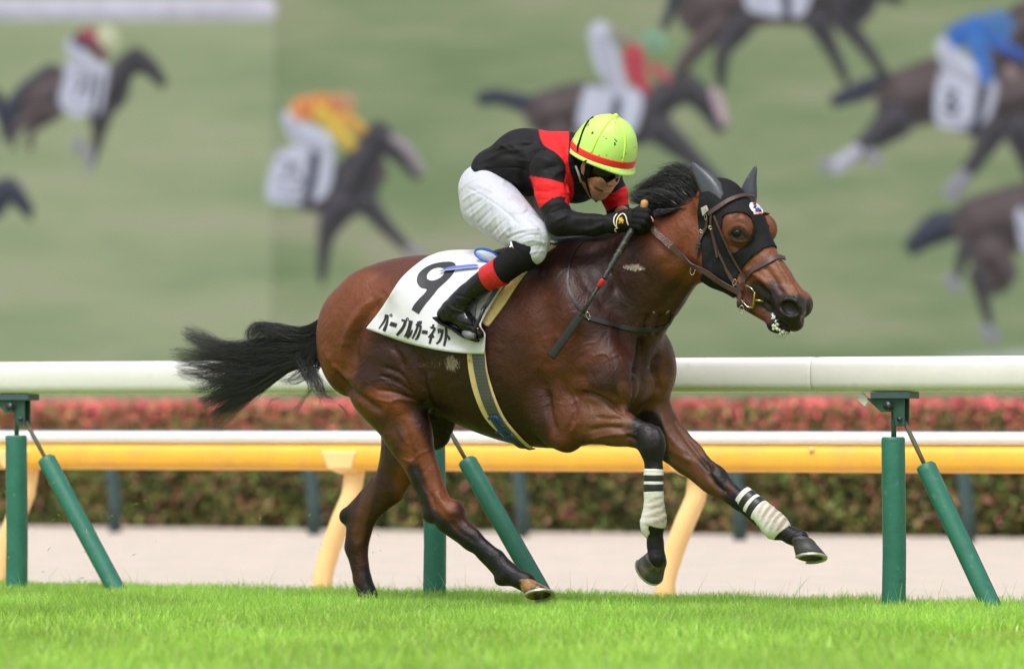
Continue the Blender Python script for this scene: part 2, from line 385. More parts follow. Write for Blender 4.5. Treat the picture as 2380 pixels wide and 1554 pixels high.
# ---- yellow and white rail at the dirt track
TY = math.radians(26); RY = Vector((math.cos(TY), -math.sin(TY), 0)); NY = Vector((math.sin(TY), math.cos(TY), 0))
def ry_pt(base, t, d=0, z=0): return Vector(base) + RY * t + NY * d + Vector((0, 0, z))
yb = tuple(WP(1190, 969, 29.5)); yb = (yb[0], yb[1], 0)
yf = empty('dirt_track_rail', yb, 'yellow and white rail on curved cream posts beside the dirt track', 'rail')
beam('white_rail', yb, -14, 9, 0, .650, .07, .034, M['white'], yf, 3, fn=ry_pt)
beam('yellow_rail', yb, -14, 9, -.004, .556, .082, .066, M['yellow'], yf, 2.8, fn=ry_pt)
mb = MB(); mb.tube([ry_pt(yb, 1.62, -.092, .60), ry_pt(yb, 1.62, -.08, .60)], .014, seg=12); mb.build('reflector', M['cream'], yf)
for k in range(-6, 5):
    t = -.905 + 1.86 * k + (.16 if k > 1 else 0)
    g = lambda dt, dd, z: ry_pt(yb, t + dt, dd, z)
    pts = [g(.03, .03, .50), g(.03, .01, .44), g(.025, .0, .37), (g(-.03, -.01, .24)), g(-.10, 0, .08), g(-.14, 0, -.06), g(-.135, 0, -.2)]
    q = rsp([(p.x, p.y, p.z) for p in pts], 20)
    mb = MB(); mb.tube([Vector(x) for x in q], [.05] * 20, seg=14, up=(1, 0, 0)); mb.build('curved_post', M['cream'], yf)
    mb = MB(); mb.add([g(-.10, -.094, .585), g(.10, -.094, .585), g(.07, -.094, .50), g(-.06, -.094, .495), g(-.10, .0, .60), g(.10, .0, .60), g(.07, .03, .47), g(-.06, .03, .47)],
                      [(0, 1, 2, 3), (4, 7, 6, 5), (0, 4, 5, 1), (3, 2, 6, 7), (0, 3, 7, 4), (1, 5, 6, 2)]); mb.build('rail_bracket', M['cream'], yf, smooth=False, bevel=.01)

# ---- dark rail on the far side of the dirt
db = (0, 45.5, 0)
df = empty('far_rail', db, 'low dark teal rail in front of the flowering hedge', 'rail')
beam('far_rail_beam', db, -12, 12, 0, .60, .05, .05, M['navy_post'], df)
for k in range(-6, 7):
    t = 1.90 * k + .08
    mb = MB(); mb.tube([rail_pt(db, t - .09, 0, .58), rail_pt(db, t - .02, 0, .3), rail_pt(db, t + .01, 0, .1), rail_pt(db, t + .01, 0, -.16)], .052, seg=12); mb.build('far_rail_post', M['navy_post'], df)

# ---- the hedge: tens of thousands of leaves with red young shoots on top
def leaf_cloud(n, lo, hi, base, size, pal, w, nrm=None):
    X = RNG.uniform(lo, hi, (n, 3)); pts = np.array(base) + np.outer(X[:, 0], np.array(R_)) + np.outer(X[:, 1], np.array(N_)); pts[:, 2] += X[:, 2]
    a = RNG.normal(size=(n, 3)); a /= np.linalg.norm(a, axis=1)[:, None]; b = np.cross(a, RNG.normal(size=(n, 3))); b /= np.linalg.norm(b, axis=1)[:, None]
    s = size * RNG.uniform(.6, 1.4, n)[:, None]
    V = np.stack((pts - a * s, pts + b * s * .45, pts + a * s, pts - b * s * .45), 1).reshape(-1, 3)
    Fq = np.arange(4 * n).reshape(-1, 4); c = np.array([p[:3] for p in pal])[RNG.choice(len(pal), n, p=w)] * RNG.uniform(.8, 1.2, (n, 1))
    return V, Fq, np.repeat(c, 4, 0), pts
M['leaf'] = mk('hedge_leaf', rough=.55, spec=.35, attr='Col')
hb = (0, 47.75, 0)
hedge = empty('hedge', hb, 'clipped hedge with pinkish red new shoots along its top', 'hedge')
mb = MB(); A = [rail_pt(hb, -13, .25, -.16), rail_pt(hb, 13, .25, -.16), rail_pt(hb, 13, 1.2, -.16), rail_pt(hb, -13, 1.2, -.16)]; B = [p + Vector((0, 0, .98)) for p in A]
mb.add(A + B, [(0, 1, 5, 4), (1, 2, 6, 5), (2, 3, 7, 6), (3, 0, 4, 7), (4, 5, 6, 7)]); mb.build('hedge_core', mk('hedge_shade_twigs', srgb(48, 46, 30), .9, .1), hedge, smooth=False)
G = [srgb(118, 132, 64), srgb(88, 106, 54), srgb(142, 132, 78), srgb(160, 120, 88), srgb(170, 102, 92)]
V1, F1, C1, p1 = leaf_cloud(60000, (-13, 0, -.16), (13, .4, .84), hb, .03, G, [.32, .28, .18, .14, .08])
blotch = np.sin(p1[:, 0] * 5.3 + 2 * np.sin(p1[:, 2] * 6)) + np.sin(p1[:, 0] * 13 + p1[:, 2] * 17) + np.sin(p1[:, 0] * 31 - p1[:, 2] * 23) * .6
C1 *= np.repeat(np.clip(1 + .19 * blotch, .35, 1.7), 4)[:, None]
o = mesh('hedge_leaves', V1, F1, M['leaf'], hedge, smooth=False, colors=C1); tag(o, kind='stuff')
Rd = [srgb(232, 104, 116), srgb(222, 124, 114), srgb(206, 140, 106), srgb(150, 142, 84)]
V2, F2, C2, p2 = leaf_cloud(42000, (-13, .0, .60), (13, 1.1, .90), hb, .03, Rd, [.46, .26, .16, .12])
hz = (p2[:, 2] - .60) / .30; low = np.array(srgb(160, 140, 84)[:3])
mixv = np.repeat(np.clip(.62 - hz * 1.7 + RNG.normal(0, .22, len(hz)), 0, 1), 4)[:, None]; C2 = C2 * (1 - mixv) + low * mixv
bl = np.repeat(np.clip(1 + .16 * (np.sin(p2[:, 0] * 3.1) + np.sin(p2[:, 0] * 8.7 + 1)), .5, 1.5), 4)[:, None]; C2 *= bl
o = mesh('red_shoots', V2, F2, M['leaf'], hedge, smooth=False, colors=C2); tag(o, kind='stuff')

# ---- the turf in front: single blades, dense where the camera looks along them
def grass(n, t0, t1, d0, d1, h0, h1, wd_, name, label_kind):
    t = RNG.uniform(t0, t1, n); d = RNG.uniform(d0, d1, n)
    P = np.array(b0) + np.outer(t, np.array(R_)) + np.outer(d, np.array(N_))
    P[:, 2] = np.interp(d, [.45, .75, 1.6], [-.05, -.10, -.20]) - .003
    h = RNG.uniform(h0, h1, n) * (1 + .25 * np.sin(P[:, 0] * 9 + P[:, 1] * 3) * np.sin(P[:, 1] * 7)); az = RNG.uniform(0, 2 * math.pi, n)
    lean = RNG.normal(0, .35, (n, 2)) * h[:, None]; sx = np.cos(az) * wd_; sy = np.sin(az) * wd_
    def row(f, wf, zf):
        c = P.copy(); c[:, :2] += lean * f; c[:, 2] += h * zf; w = np.stack((sx, sy, 0 * sx), 1) * wf; return c - w, c + w
    a, b = row(0, 1, 0); c, d_ = row(.35, .8, .55); e, f = row(1, .15, .95)
    V = np.stack((a, b, c, d_, e, f), 1).reshape(-1, 3); i = np.arange(n)[:, None] * 6
    Fq = np.vstack((i + [0, 1, 3, 2], i + [2, 3, 5, 4]))
    pal = np.array([srgb(196, 230, 90)[:3], srgb(178, 220, 82)[:3], srgb(214, 238, 116)[:3], srgb(156, 202, 74)[:3], srgb(190, 190, 120)[:3]])
    C = pal[RNG.choice(5, n, p=[.36, .28, .18, .155, .025])] * RNG.uniform(.8, 1.2, (n, 1)) * np.array((.89, .965, 1.32)); pt_ = np.sin(P[:, 0] * 2.3 + np.sin(P[:, 1] * 3.1) * 1.7) * np.sin(P[:, 1] * 2.9 + P[:, 0]); C *= (1 + .10 * pt_)[:, None] * np.where(pt_ < -.7, 1, 0)[:, None] * 0 + (1 + .09 * pt_)[:, None]
    C *= (1 + .10 * np.sin(P[:, 0] * 4.1 + 1.3 * np.sin(P[:, 1] * 1.7)))[:, None]
    C = np.repeat(C, 6, 0)
    return V, Fq, C
parts = [grass(200000, -4.2, 3.6, -2.6, 1.0, .03, .075, .0018, '', 0), grass(130000, -5.5, 6.5, -9.5, -2.6, .03, .07, .0026, '', 0),
         grass(26000, -9, 8, -9, 1.0, .03, .06, .004, '', 0), grass(900, -4.2, 3.6, -2.4, .7, .08, .15, .0012, '', 0)]
V = np.vstack([p[0] for p in parts]); off = np.cumsum([0] + [len(p[0]) for p in parts]); Fq = np.vstack([p[1] + o_ for p, o_ in zip(parts, off)]); C = np.vstack([p[2] for p in parts])
mg = mk('grass_blade', rough=.45, spec=.35, attr='Col')
n = mg.node_tree.nodes; l = mg.node_tree.links; bs = n['Principled BSDF']; tl = n.new('ShaderNodeBsdfTranslucent'); ms = n.new('ShaderNodeMixShader'); ms.inputs[0].default_value = .5
l.new(bs.inputs['Base Color'].links[0].from_socket, tl.inputs[0]); l.new(bs.outputs[0], ms.inputs[1]); l.new(tl.outputs[0], ms.inputs[2]); l.new(ms.outputs[0], n['Material Output'].inputs[0])
tag(mesh('turf_grass', V, Fq, mg, colors=C), kind='stuff', label='bright green turf grass in front of and under the rail')

# a few clippings of grass thrown up behind the horse
mb = MB()
for k in range(34):
    px, py = (RNG.uniform(10, 320), RNG.uniform(1120, 1350)) if k < 22 else (RNG.uniform(300, 980), RNG.uniform(1150, 1370))
    p = WP(px, py, RNG.uniform(24.6, 26)); d = Vector(RNG.normal(size=3)).normalized() * RNG.uniform(.005, .018); e = d.cross(Vector((0, 1, .3))).normalized() * .0016
    mb.add([p - d, p + e + Vector((0, 0, .003)), p + d, p - e + Vector((0, 0, .003))], [(0, 1, 2, 3)])
tag(mb.build('grass_clippings', mk('cut_grass', srgb(150, 170, 70), .6), smooth=False), 'tiny blades of cut grass flying in the air behind the horse', kind='stuff')

# ================================================================== THE BIG SCREEN
YS = 95.0; K = YS / F
scr = empty('video_screen', (0, YS, 6), 'huge outdoor video screen showing blurred racehorses on green turf', 'screen')
def emat(name, attr=None, streak=True, strength=.70, c=None, cols=None):
    m = bpy.data.materials.new(name); m.use_nodes = True; n = m.node_tree.nodes; l = m.node_tree.links; n.clear()
    out = n.new('ShaderNodeOutputMaterial'); em = n.new('ShaderNodeEmission'); em.inputs[1].default_value = strength
    gl = n.new('ShaderNodeBsdfDiffuse'); gl.inputs[0].default_value = (.02, .02, .02, 1); ad = n.new('ShaderNodeAddShader')
    l.new(em.outputs[0], ad.inputs[0]); l.new(gl.outputs[0], ad.inputs[1]); l.new(ad.outputs[0], out.inputs[0])
    tc = n.new('ShaderNodeTexCoord'); mp = n.new('ShaderNodeMapping'); l.new(tc.outputs['Object'], mp.inputs[0])
    if attr:
        a = n.new('ShaderNodeAttribute'); a.attribute_name = attr; l.new(a.outputs['Color'], em.inputs[0]); return m
    mp.inputs['Scale'].default_value = (.35, 1, 1.5); mp.inputs['Rotation'].default_value = (0, .06, 0)
    t = n.new('ShaderNodeTexNoise'); t.inputs['Scale'].default_value = .9; t.inputs['Detail'].default_value = 5; t.inputs['Roughness'].default_value = .6; l.new(mp.outputs[0], t.inputs[0])
    r = n.new('ShaderNodeValToRGB'); e = r.color_ramp.elements; l.new(t.outputs['Fac'], r.inputs[0])
    e[0].position = .30; e[0].color = cols[0]; e[1].position = .72; e[1].color = cols[3]
    x = e.new(.46); x.color = cols[1]; x = e.new(.58); x.color = cols[2]
    sx = n.new('ShaderNodeSeparateXYZ'); l.new(tc.outputs['Object'], sx.inputs[0])
    mr = n.new('ShaderNodeMapRange'); mr.inputs['From Min'].default_value = -6; mr.inputs['From Max'].default_value = 1; mr.inputs['To Min'].default_value = .86; mr.inputs['To Max'].default_value = 1.04
    l.new(sx.outputs['Z'], mr.inputs['Value']); h = n.new('ShaderNodeHueSaturation'); l.new(mr.outputs[0], h.inputs['Value']); l.new(r.outputs[0], h.inputs['Color']); l.new(h.outputs[0], em.inputs[0])
    return m
def panel(name, x0, x1, z0, z1, y, mat):
    mb = MB(); mb.box(((x0 + x1) / 2, y + .15, (z0 + z1) / 2), (x1 - x0, .3, z1 - z0)); return mb.build(name, mat, scr, smooth=False)
xs = (633 - CX) * K
for nm_, x0, x1, cols in (('screen_picture', -31, xs - .012, [srgb(138, 152, 118), srgb(150, 163, 126), srgb(158, 168, 132), srgb(168, 168, 144)]),
                    ('screen_picture', xs + .012, 35, [srgb(116, 136, 96), srgb(132, 148, 110), srgb(146, 156, 120), srgb(164, 160, 140)])):
    panel(nm_, x0, x1, 1.0, 12.2, YS, emat('screen_turf', cols=cols))
panel('screen_frame', -31.4, 35.4, 12.22, 12.7, YS - .1, M['bolt']); panel('screen_frame', -31.4, 35.4, .4, .98, YS - .1, M['bolt'])
panel('screen_frame', -31.4, -31.02, .98, 12.22, YS - .1, M['bolt']); panel('screen_frame', 35.02, 35.4, .98, 12.22, YS - .1, M['bolt'])
for x in (-28, -10, 12, 32): panel('screen_leg', x - .5, x + .5, -.25, .4, YS, M['bolt'])
ME = emat('screen_figures', attr='Col')
DK, DK2, WH, GY, LG = srgb(68, 66, 72), srgb(84, 74, 76), srgb(196, 200, 218), srgb(150, 150, 160), srgb(58, 62, 76)
def figure(name, shapes, label=None, parent=scr, y=0):   # soft-edged flat shapes of one pictured horse and rider, each a hair in front of the last
    V = []; Fq = []; C = []; al = []
    X = lambda q, yy: [((a - CX) * K, yy, HC - (c - HY) * K) for a, c in q]
    def loops(ls, as_, yy, col, closed=True):
        b = len(V); n = len(ls[0])
        for q, a in zip(ls, as_): V.extend(X(q, yy)); al.extend([a] * n); C.extend([col[:3]] * n)
        for i in range(len(ls) - 1):
            for k in range(n if closed else n - 1): Fq.append((b + i * n + k, b + i * n + (k + 1) % n, b + (i + 1) * n + (k + 1) % n, b + (i + 1) * n + k))
        return b
    ex = []
    for pts, r, col in shapes:                         # every limb gets its own light upper and dark lower side, as in the video picture
        ex.append((pts, r, col, .42))
        if r is not None and max(r) >= 12:
            dark = max(col[:3]) < .16; k1, k2 = (1.55, .55) if dark else (1.12, .72)
            ex.append(([(p[0], p[1] - .42 * max(r)) for p in pts], [x * .42 for x in r], tuple(min(1, c * k1) for c in col[:3]), .8))
            ex.append(([(p[0] + 2, p[1] + .45 * max(r)) for p in pts], [x * .38 for x in r], tuple(c * k2 for c in col[:3]), .8))
    for li, (pts, r, col, gw) in enumerate(ex):
        yy = YS - .012 - .003 * li + y
        if r is None:
            q = rsp(list(pts) + [pts[0]], 40)[:-1]; ctr = q.mean(0); d = q - ctr; ln = np.linalg.norm(d, axis=1)[:, None]
            b = loops([ctr + d * np.maximum(.05, (ln - 5) / ln), ctr + d * (ln + 5) / ln], [1, 0], yy, col)
            Fq.append(tuple(range(b, b + len(q))))
        else:
            n = 16; q = rsp([(p[0], p[1]) for p in pts], n); rr = np.interp(np.linspace(0, 1, n), np.linspace(0, 1, len(r)), r); T = np.gradient(q, axis=0); T /= np.linalg.norm(T, axis=1)[:, None] + 1e-9; Nn = np.stack((-T[:, 1], T[:, 0]), 1)
            out = []
            for grow in (-gw, gw):                   # one closed outline round the stroke, drawn in and grown out
                e = rr + grow * np.minimum(rr, 14) ; a0, a1 = math.atan2(T[0, 1], T[0, 0]), math.atan2(T[-1, 1], T[-1, 0])
                o_ = list(q + Nn * e[:, None]) + [q[-1] + e[-1] * np.array((math.cos(a1 + t), math.sin(a1 + t))) for t in np.linspace(1.3, -1.3, 8)] + list((q - Nn * e[:, None])[::-1]) + [q[0] + e[0] * np.array((math.cos(a0 + t), math.sin(a0 + t))) for t in np.linspace(-1.85, -4.43, 8)]
                out.append(np.array(o_))
            b = loops(out, [1, 0], yy, col)
            m = len(out[0]); N2 = 2 * n + 8
            for i in range(n - 1): Fq.append((b + i, b + i + 1, b + N2 - 2 - i, b + N2 - 1 - i))
            Fq.append(tuple([b + n - 1] + list(range(b + n, b + n + 8)) + [b + n + 8])); Fq.append(tuple([b + N2 - 1] + list(range(b + N2, b + N2 + 8)) + [b]))
    C4 = np.concatenate((np.array(C), np.array(al)[:, None]), 1)
    me = mesh(name, V, Fq, ME, parent, smooth=False)
    ca = me.data.color_attributes.new('Col', 'FLOAT_COLOR', 'POINT'); ca.data.foreach_set('color', C4.astype(np.float32).ravel())
    if label: me['label'] = label
    return me
n = ME.node_tree.nodes; l = ME.node_tree.links
at_ = [x for x in n if x.type == 'ATTRIBUTE'][0]; em_ = [x for x in n if x.type == 'EMISSION'][0]; out_ = [x for x in n if x.type == 'OUTPUT_MATERIAL'][0]
tr_ = n.new('ShaderNodeBsdfTransparent'); mx_ = n.new('ShaderNodeMixShader'); tcn = n.new('ShaderNodeTexCoord'); nz_ = n.new('ShaderNodeTexNoise'); nz_.inputs['Scale'].default_value = 2.2; nz_.inputs['Detail'].default_value = 4; l.new(tcn.outputs['Object'], nz_.inputs[0])
mr_ = n.new('ShaderNodeMapRange'); mr_.inputs['From Min'].default_value = .3; mr_.inputs['From Max'].default_value = .7; mr_.inputs['To Min'].default_value = .86; mr_.inputs['To Max'].default_value = 1.12; l.new(nz_.outputs['Fac'], mr_.inputs['Value'])
hv_ = n.new('ShaderNodeHueSaturation'); l.new(mr_.outputs[0], hv_.inputs['Value']); l.new(at_.outputs['Color'], hv_.inputs['Color']); l.new(hv_.outputs[0], em_.inputs[0])
al_ = n.new('ShaderNodeMath'); al_.operation = 'MULTIPLY'; al_.inputs[1].default_value = 1.0; l.new(at_.outputs['Alpha'], al_.inputs[0]); l.new(al_.outputs[0], mx_.inputs[0]); l.new(tr_.outputs[0], mx_.inputs[1]); l.new(out_.inputs[0].links[0].from_socket, mx_.inputs[2]); l.new(mx_.outputs[0], out_.inputs[0])
f = figure('pictured_rail', [([(-30, 22), (618, 22)], [24, 24], srgb(212, 210, 226))])
# upper left: dark horse, rider in dark red
figure('pictured_horse', [([(30, 260), (60, 220), (120, 180)], [22, 26, 30], LG), ([(0, 250), (20, 290), (10, 320)], [16, 20, 8], LG),
    ([(95, 235), (150, 210), (240, 225), (262, 205)], [48, 52, 46, 40], DK2), ([(255, 215), (290, 160), (318, 140)], [42, 28, 24], DK), ([(318, 138), (350, 160), (376, 190)], [26, 20, 12], DK),
    ([(235, 260), (228, 320), (214, 370)], [30, 14, 9], DK), ([(120, 260), (75, 300), (70, 340)], [24, 11, 7], DK2), ([(90, 260), (40, 300), (30, 340)], [20, 9, 6], DK2), ([(210, 350), (205, 395)], [10, 8], GY), ([(185, 330), (180, 355)], [12, 9], GY),
    ([(150, 150), (245, 150), (250, 190), (232, 265), (210, 262), (178, 275), (138, 240), (148, 190)], None, WH), ([(180, 180), (196, 186), (186, 206), (176, 222)], [4, 5, 5, 4], srgb(128, 124, 142)), ([(212, 182), (204, 226)], [4, 5], srgb(128, 124, 142)), ([(166, 246), (214, 256)], [3, 4], GY), ([(232, 180), (222, 262)], [5, 6], DK),
    ([(172, 108), (192, 145), (215, 160)], [18, 22, 18], WH), ([(185, 95), (215, 100), (240, 130)], [16, 22, 12], srgb(52, 56, 76)), ([(200, 85), (225, 88)], [16, 18], srgb(158, 76, 92)), ([(235, 110), (240, 130)], [13, 9], srgb(130, 72, 84)), ([(248, 84), (254, 90)], [22, 24], srgb(206, 212, 176))])
figure('pictured_horse', [([(-20, 470), (20, 440), (50, 470), (70, 492)], [40, 26, 20, 10], LG)])
figure('pictured_horse', [([(-10, 220), (10, 260), (16, 300)], [12, 22, 14], DK)])
# left middle: rider in yellow and orange
figure('pictured_horse', [([(692, 420), (730, 430), (800, 440), (860, 400)], [58, 62, 66, 40], DK2), ([(820, 440), (850, 360), (880, 320)], [60, 42, 32], DK), ([(880, 318), (930, 355), (968, 400)], [30, 26, 15], DK), ([(915, 320), (950, 350), (978, 396)], [8, 12, 9], srgb(170, 160, 166)),
    ([(790, 480), (760, 540), (748, 640)], [40, 18, 10], DK), ([(850, 470), (900, 530), (955, 585)], [26, 16, 8], DK), ([(950, 580), (985, 590)], [9, 10], GY),
    ([(650, 350), (700, 340), (770, 350), (768, 430), (730, 470), (626, 466), (628, 400)], None, WH), ([(655, 375), (676, 380), (670, 400), (654, 425)], [4, 5, 5, 4], srgb(120, 116, 132)), ([(692, 378), (688, 402), (700, 420), (686, 436)], [4, 5, 5, 4], srgb(120, 116, 132)), ([(646, 452), (715, 456)], [4, 4], srgb(150, 146, 160)), ([(735, 350), (722, 430), (714, 476)], [12, 12, 12], LG),
    ([(672, 275), (700, 310), (750, 330)], [18, 28, 26], WH), ([(700, 255), (740, 250), (800, 250)], [26, 30, 24], srgb(226, 158, 92)), ([(700, 240), (706, 275)], [5, 5], srgb(206, 104, 76)), ([(722, 236), (730, 280)], [5, 5], srgb(206, 104, 76)), ([(748, 232), (760, 272)], [5, 5], srgb(206, 104, 76)), ([(772, 236), (786, 262)], [5, 5], srgb(206, 104, 76)), ([(745, 262), (780, 300), (815, 335)], [18, 19, 14], srgb(222, 190, 84)), ([(800, 275), (840, 300)], [18, 12], srgb(224, 172, 86)), ([(795, 232), (808, 240)], [16, 18], srgb(206, 160, 130))])
# centre right: rider in red with green cap
figure('pictured_horse', [([(1120, 230), (1160, 226), (1250, 250)], [14, 18, 24], LG), ([(1270, 265), (1350, 250), (1430, 265), (1500, 270)], [52, 58, 60, 56], DK2), ([(1480, 290), (1540, 230), (1590, 205)], [50, 36, 30], DK), ([(1600, 205), (1640, 240), (1672, 290)], [32, 28, 18], DK), ([(1660, 215), (1672, 250), (1682, 285)], [10, 12, 8], srgb(200, 176, 186)),
    ([(1530, 300), (1600, 360), (1680, 440)], [36, 20, 12], DK), ([(1300, 310), (1260, 350)], [30, 16], DK2),
    ([(1362, 200), (1420, 205), (1490, 215), (1478, 300), (1440, 315), (1348, 300), (1350, 240)], None, WH), ([(1440, 210), (1428, 280), (1420, 322)], [11, 11, 11], LG),
    ([(1395, 80), (1410, 140), (1440, 210)], [28, 30, 18], WH), ([(1430, 80), (1480, 110)], [18, 20], srgb(150, 150, 132)), ([(1472, 130), (1480, 180), (1500, 205)], [26, 24, 12], srgb(190, 76, 92)), ([(1520, 160), (1548, 180)], [14, 12], srgb(184, 100, 104)), ([(1512, 90), (1524, 100)], [24, 26], srgb(136, 172, 144))])
# top right: horse cut by the frame of the photograph, going on upwards
figure('pictured_horse', [([(1640, 20), (1720, 0), (1800, -30), (1930, -10), (1980, 10)], [70, 74, 90, 80, 50], DK2), ([(1580, -60), (1560, 20), (1545, 60)], [16, 14, 10], LG), ([(1670, 60), (1620, 110), (1575, 170)], [34, 20, 12], DK2), ([(1720, 60), (1680, 120), (1675, 190)], [34, 18, 12], DK),
    ([(1900, 50), (1930, 110), (1965, 185)], [30, 16, 10], DK), ([(1960, 50), (2010, 110), (2055, 175)], [24, 15, 11], DK), ([(1730, -40), (1880, -50), (1870, 30), (1830, 40), (1740, 25)], None, WH), ([(1825, -20), (1830, 40)], [12, 10], LG), ([(2060, -10), (2090, 0)], [16, 10], DK),
    ([(1980, 0), (2060, -120), (2120, -150), (2180, -80)], [56, 46, 36, 20], DK), ([(1780, -100), (1850, -170), (1940, -140)], [40, 50, 26], srgb(120, 70, 90))])
# right: rider in blue
figure('pictured_horse', [([(1940, 235), (1990, 215), (2060, 190)], [12, 24, 20], LG), ([(2100, 230), (2200, 210), (2290, 240), (2380, 220)], [66, 78, 80, 90], DK2), ([(2080, 280), (2030, 320), (1990, 350)], [44, 28, 12], DK), ([(1990, 352), (1945, 385)], [14, 18], srgb(196, 196, 212)), ([(1915, 380), (1925, 385)], [12, 14], GY), ([(2025, 360), (2040, 375)], [14, 12], GY),
    ([(2310, 300), (2270, 370), (2235, 410)], [36, 20, 12], DK), ([(2238, 412), (2215, 445)], [16, 22], GY), ([(2370, 300), (2400, 400)], [40, 20], DK), ([(2340, 120), (2400, 60), (2480, 90)], [60, 60, 40], DK2),
    ([(2185, 165), (2260, 195), (2315, 190), (2300, 270), (2250, 300), (2180, 290), (2172, 220)], None, WH), ([(2200, 212), (2222, 218), (2204, 236), (2224, 250), (2208, 262), (2196, 250)], [5, 5, 6, 6, 6, 5], LG), ([(2188, 280), (2250, 288)], [4, 4], GY), ([(2285, 200), (2272, 270), (2258, 306)], [12, 11, 11], LG),
    ([(2195, 110), (2220, 150), (2270, 175)], [22, 28, 20], WH), ([(2225, 85), (2280, 70), (2320, 90)], [28, 32, 22], srgb(66, 118, 196)), ([(2270, 100), (2290, 180)], [22, 16], srgb(76, 128, 206)), ([(2315, 50), (2330, 60)], [24, 26], srgb(84, 128, 186)), ([(2330, 110), (2375, 130)], [12, 12], srgb(64, 100, 176)), ([(2345, 165), (2350, 175)], [12, 12], srgb(160, 140, 140))])
figure('pictured_horse', [([(2120, 570), (2180, 530), (2250, 520)], [18, 38, 26], LG), ([(2270, 520), (2350, 510), (2440, 500)], [60, 78, 90], DK2), ([(2300, 590), (2330, 640), (2290, 660)], [50, 34, 18], DK2), ([(2268, 640), (2286, 700), (2300, 760)], [18, 14, 9], DK), ([(2290, 765), (2310, 785)], [12, 14], GY), ([(2240, 580), (2225, 640)], [16, 9], DK), ([(2205, 645), (2220, 665)], [10, 14], GY), ([(2370, 500), (2400, 560)], [10, 30], WH)])
figure('pictured_rail', [([(2170, 832), (2260, 826), (2400, 812), (2560, 796), (2560, 840), (2400, 850), (2300, 848)], None, srgb(176, 188, 178))])
# ================================================================== THE HORSE
def R(*p): return [x * PX for x in p]
HF = Field((-1.02, -.40, -.06), (1.88, .44, 1.98), .0054)
def cn(p, q, ra, rb, k=14, wr=1.0, wr2=None, sub=False):   # cone between (px,py,w) points, radii in traced pixels
    HF.cone(L(*p), L(*q), ra * PX, rb * PX, k * PX, wr, sub, wr2)
def el(p, r, k=14, ang=0, sub=False, yaw=0): HF.ell(L(*p), [x * PX for x in r], k * PX, ang, sub, yaw)
# trunk: top line, belly line and half width along the middle plane
TR = [(768, 790, 830, .04), (782, 715, 890, .12), (812, 664, 915, .185), (850, 628, 930, .235), (900, 605, 935, .265), (960, 594, 945, .28), (1020, 591, 958, .285), (1080, 588, 990, .295),
      (1140, 586, 1014, .305), (1200, 580, 1032, .305), (1260, 570, 1041, .29), (1310, 562, 1042, .27), (1360, 560, 1036, .25), (1410, 575, 1018, .225), (1445, 610, 995, .19), (1468, 680, 960, .15), (1482, 760, 910, .08)]
tt = np.array([L(a, 900, 0)[0] for a, *_ in TR]); ztop = np.array([L(a, b, 0)[2] for a, b, *_ in TR]); zbot = np.array([L(a, c, 0)[2] for a, b, c, _ in TR]); hwd = np.array([x[3] for x in TR])
ti = np.linspace(tt[0], tt[-1], 60)
def smooth_tab(y):
    q = np.interp(ti, tt, y)
    for _ in range(3): q[1:-1] = .25 * q[:-2] + .5 * q[1:-1] + .25 * q[2:]
    return q
zt_, zb_, hw_ = smooth_tab(ztop), smooth_tab(zbot), smooth_tab(hwd)
def trunk(x, y, z):
    T = np.interp(x, ti, zt_); B = np.interp(x, ti, zb_); Wd = np.interp(x, ti, hw_); c = (T + B) / 2; h = (T - B) / 2
    v = (z - c) / h; Wv = Wd * (1 - .12 * np.clip(v * v, 0, 1.5))
    e = 2.25; r = (np.abs(y / Wv) ** e + np.abs(v) ** e) ** (1 / e)
    ex = np.maximum(np.maximum(ti[0] - x, x - ti[-1]), 0)
    return ((r - 1) * np.minimum(Wv, h) + ex).astype(np.float32)
HF.func((tt[0] - .05, -.4, zb_.min() - .05), (tt[-1] + .05, .4, zt_.max() + .05), trunk)
# rump and thighs (near = +w, far = -w)
el((800, 800, .13), (66, 62, 120), 30, 8); el((800, 800, -.13), (66, 62, 120), 30, 8)
el((860, 740, .15), (100, 62, 110), 40, 0); el((860, 740, -.15), (100, 62, 110), 40, 0)
el((905, 880, .17), (105, 62, 105), 36, -30); el((905, 880, -.15), (95, 60, 100), 36, -20)
el((950, 700, .17), (60, 50, 60), 40)
# near hind leg
cn((895, 905, .17), (950, 1010, .17), 82, 56, 30, .7); cn((950, 1010, .17), (984, 1098, .16), 56, 37, 20, .75)
cn((984, 1098, .16), (1020, 1178, .16), 36, 34, 12, .72); el((1004, 1196, .16), (22, 20, 20), 14); el((1052, 1190, .16), (32, 26, 30), 14, -40)
cn((972, 1090, .16), (999, 1190, .16), 9, 13, 16, .8)       # the tendon above the hock
cn((1040, 1206, .16), (1095, 1252, .15), 33, 26, 12, .72); cn((1095, 1252, .15), (1150, 1298, .14), 23.5, 22, 12, .78)
cn((1122, 1288, .14), (1162, 1330, .14), 14, 15, 8, .8); cn((1155, 1300, .14), (1182, 1332, .14), 21, 25, 12, .85); el((1166, 1348, .14), (17, 15, 13), 12)
cn((1184, 1334, .14), (1222, 1352, .14), 22, 23, 12, .95)
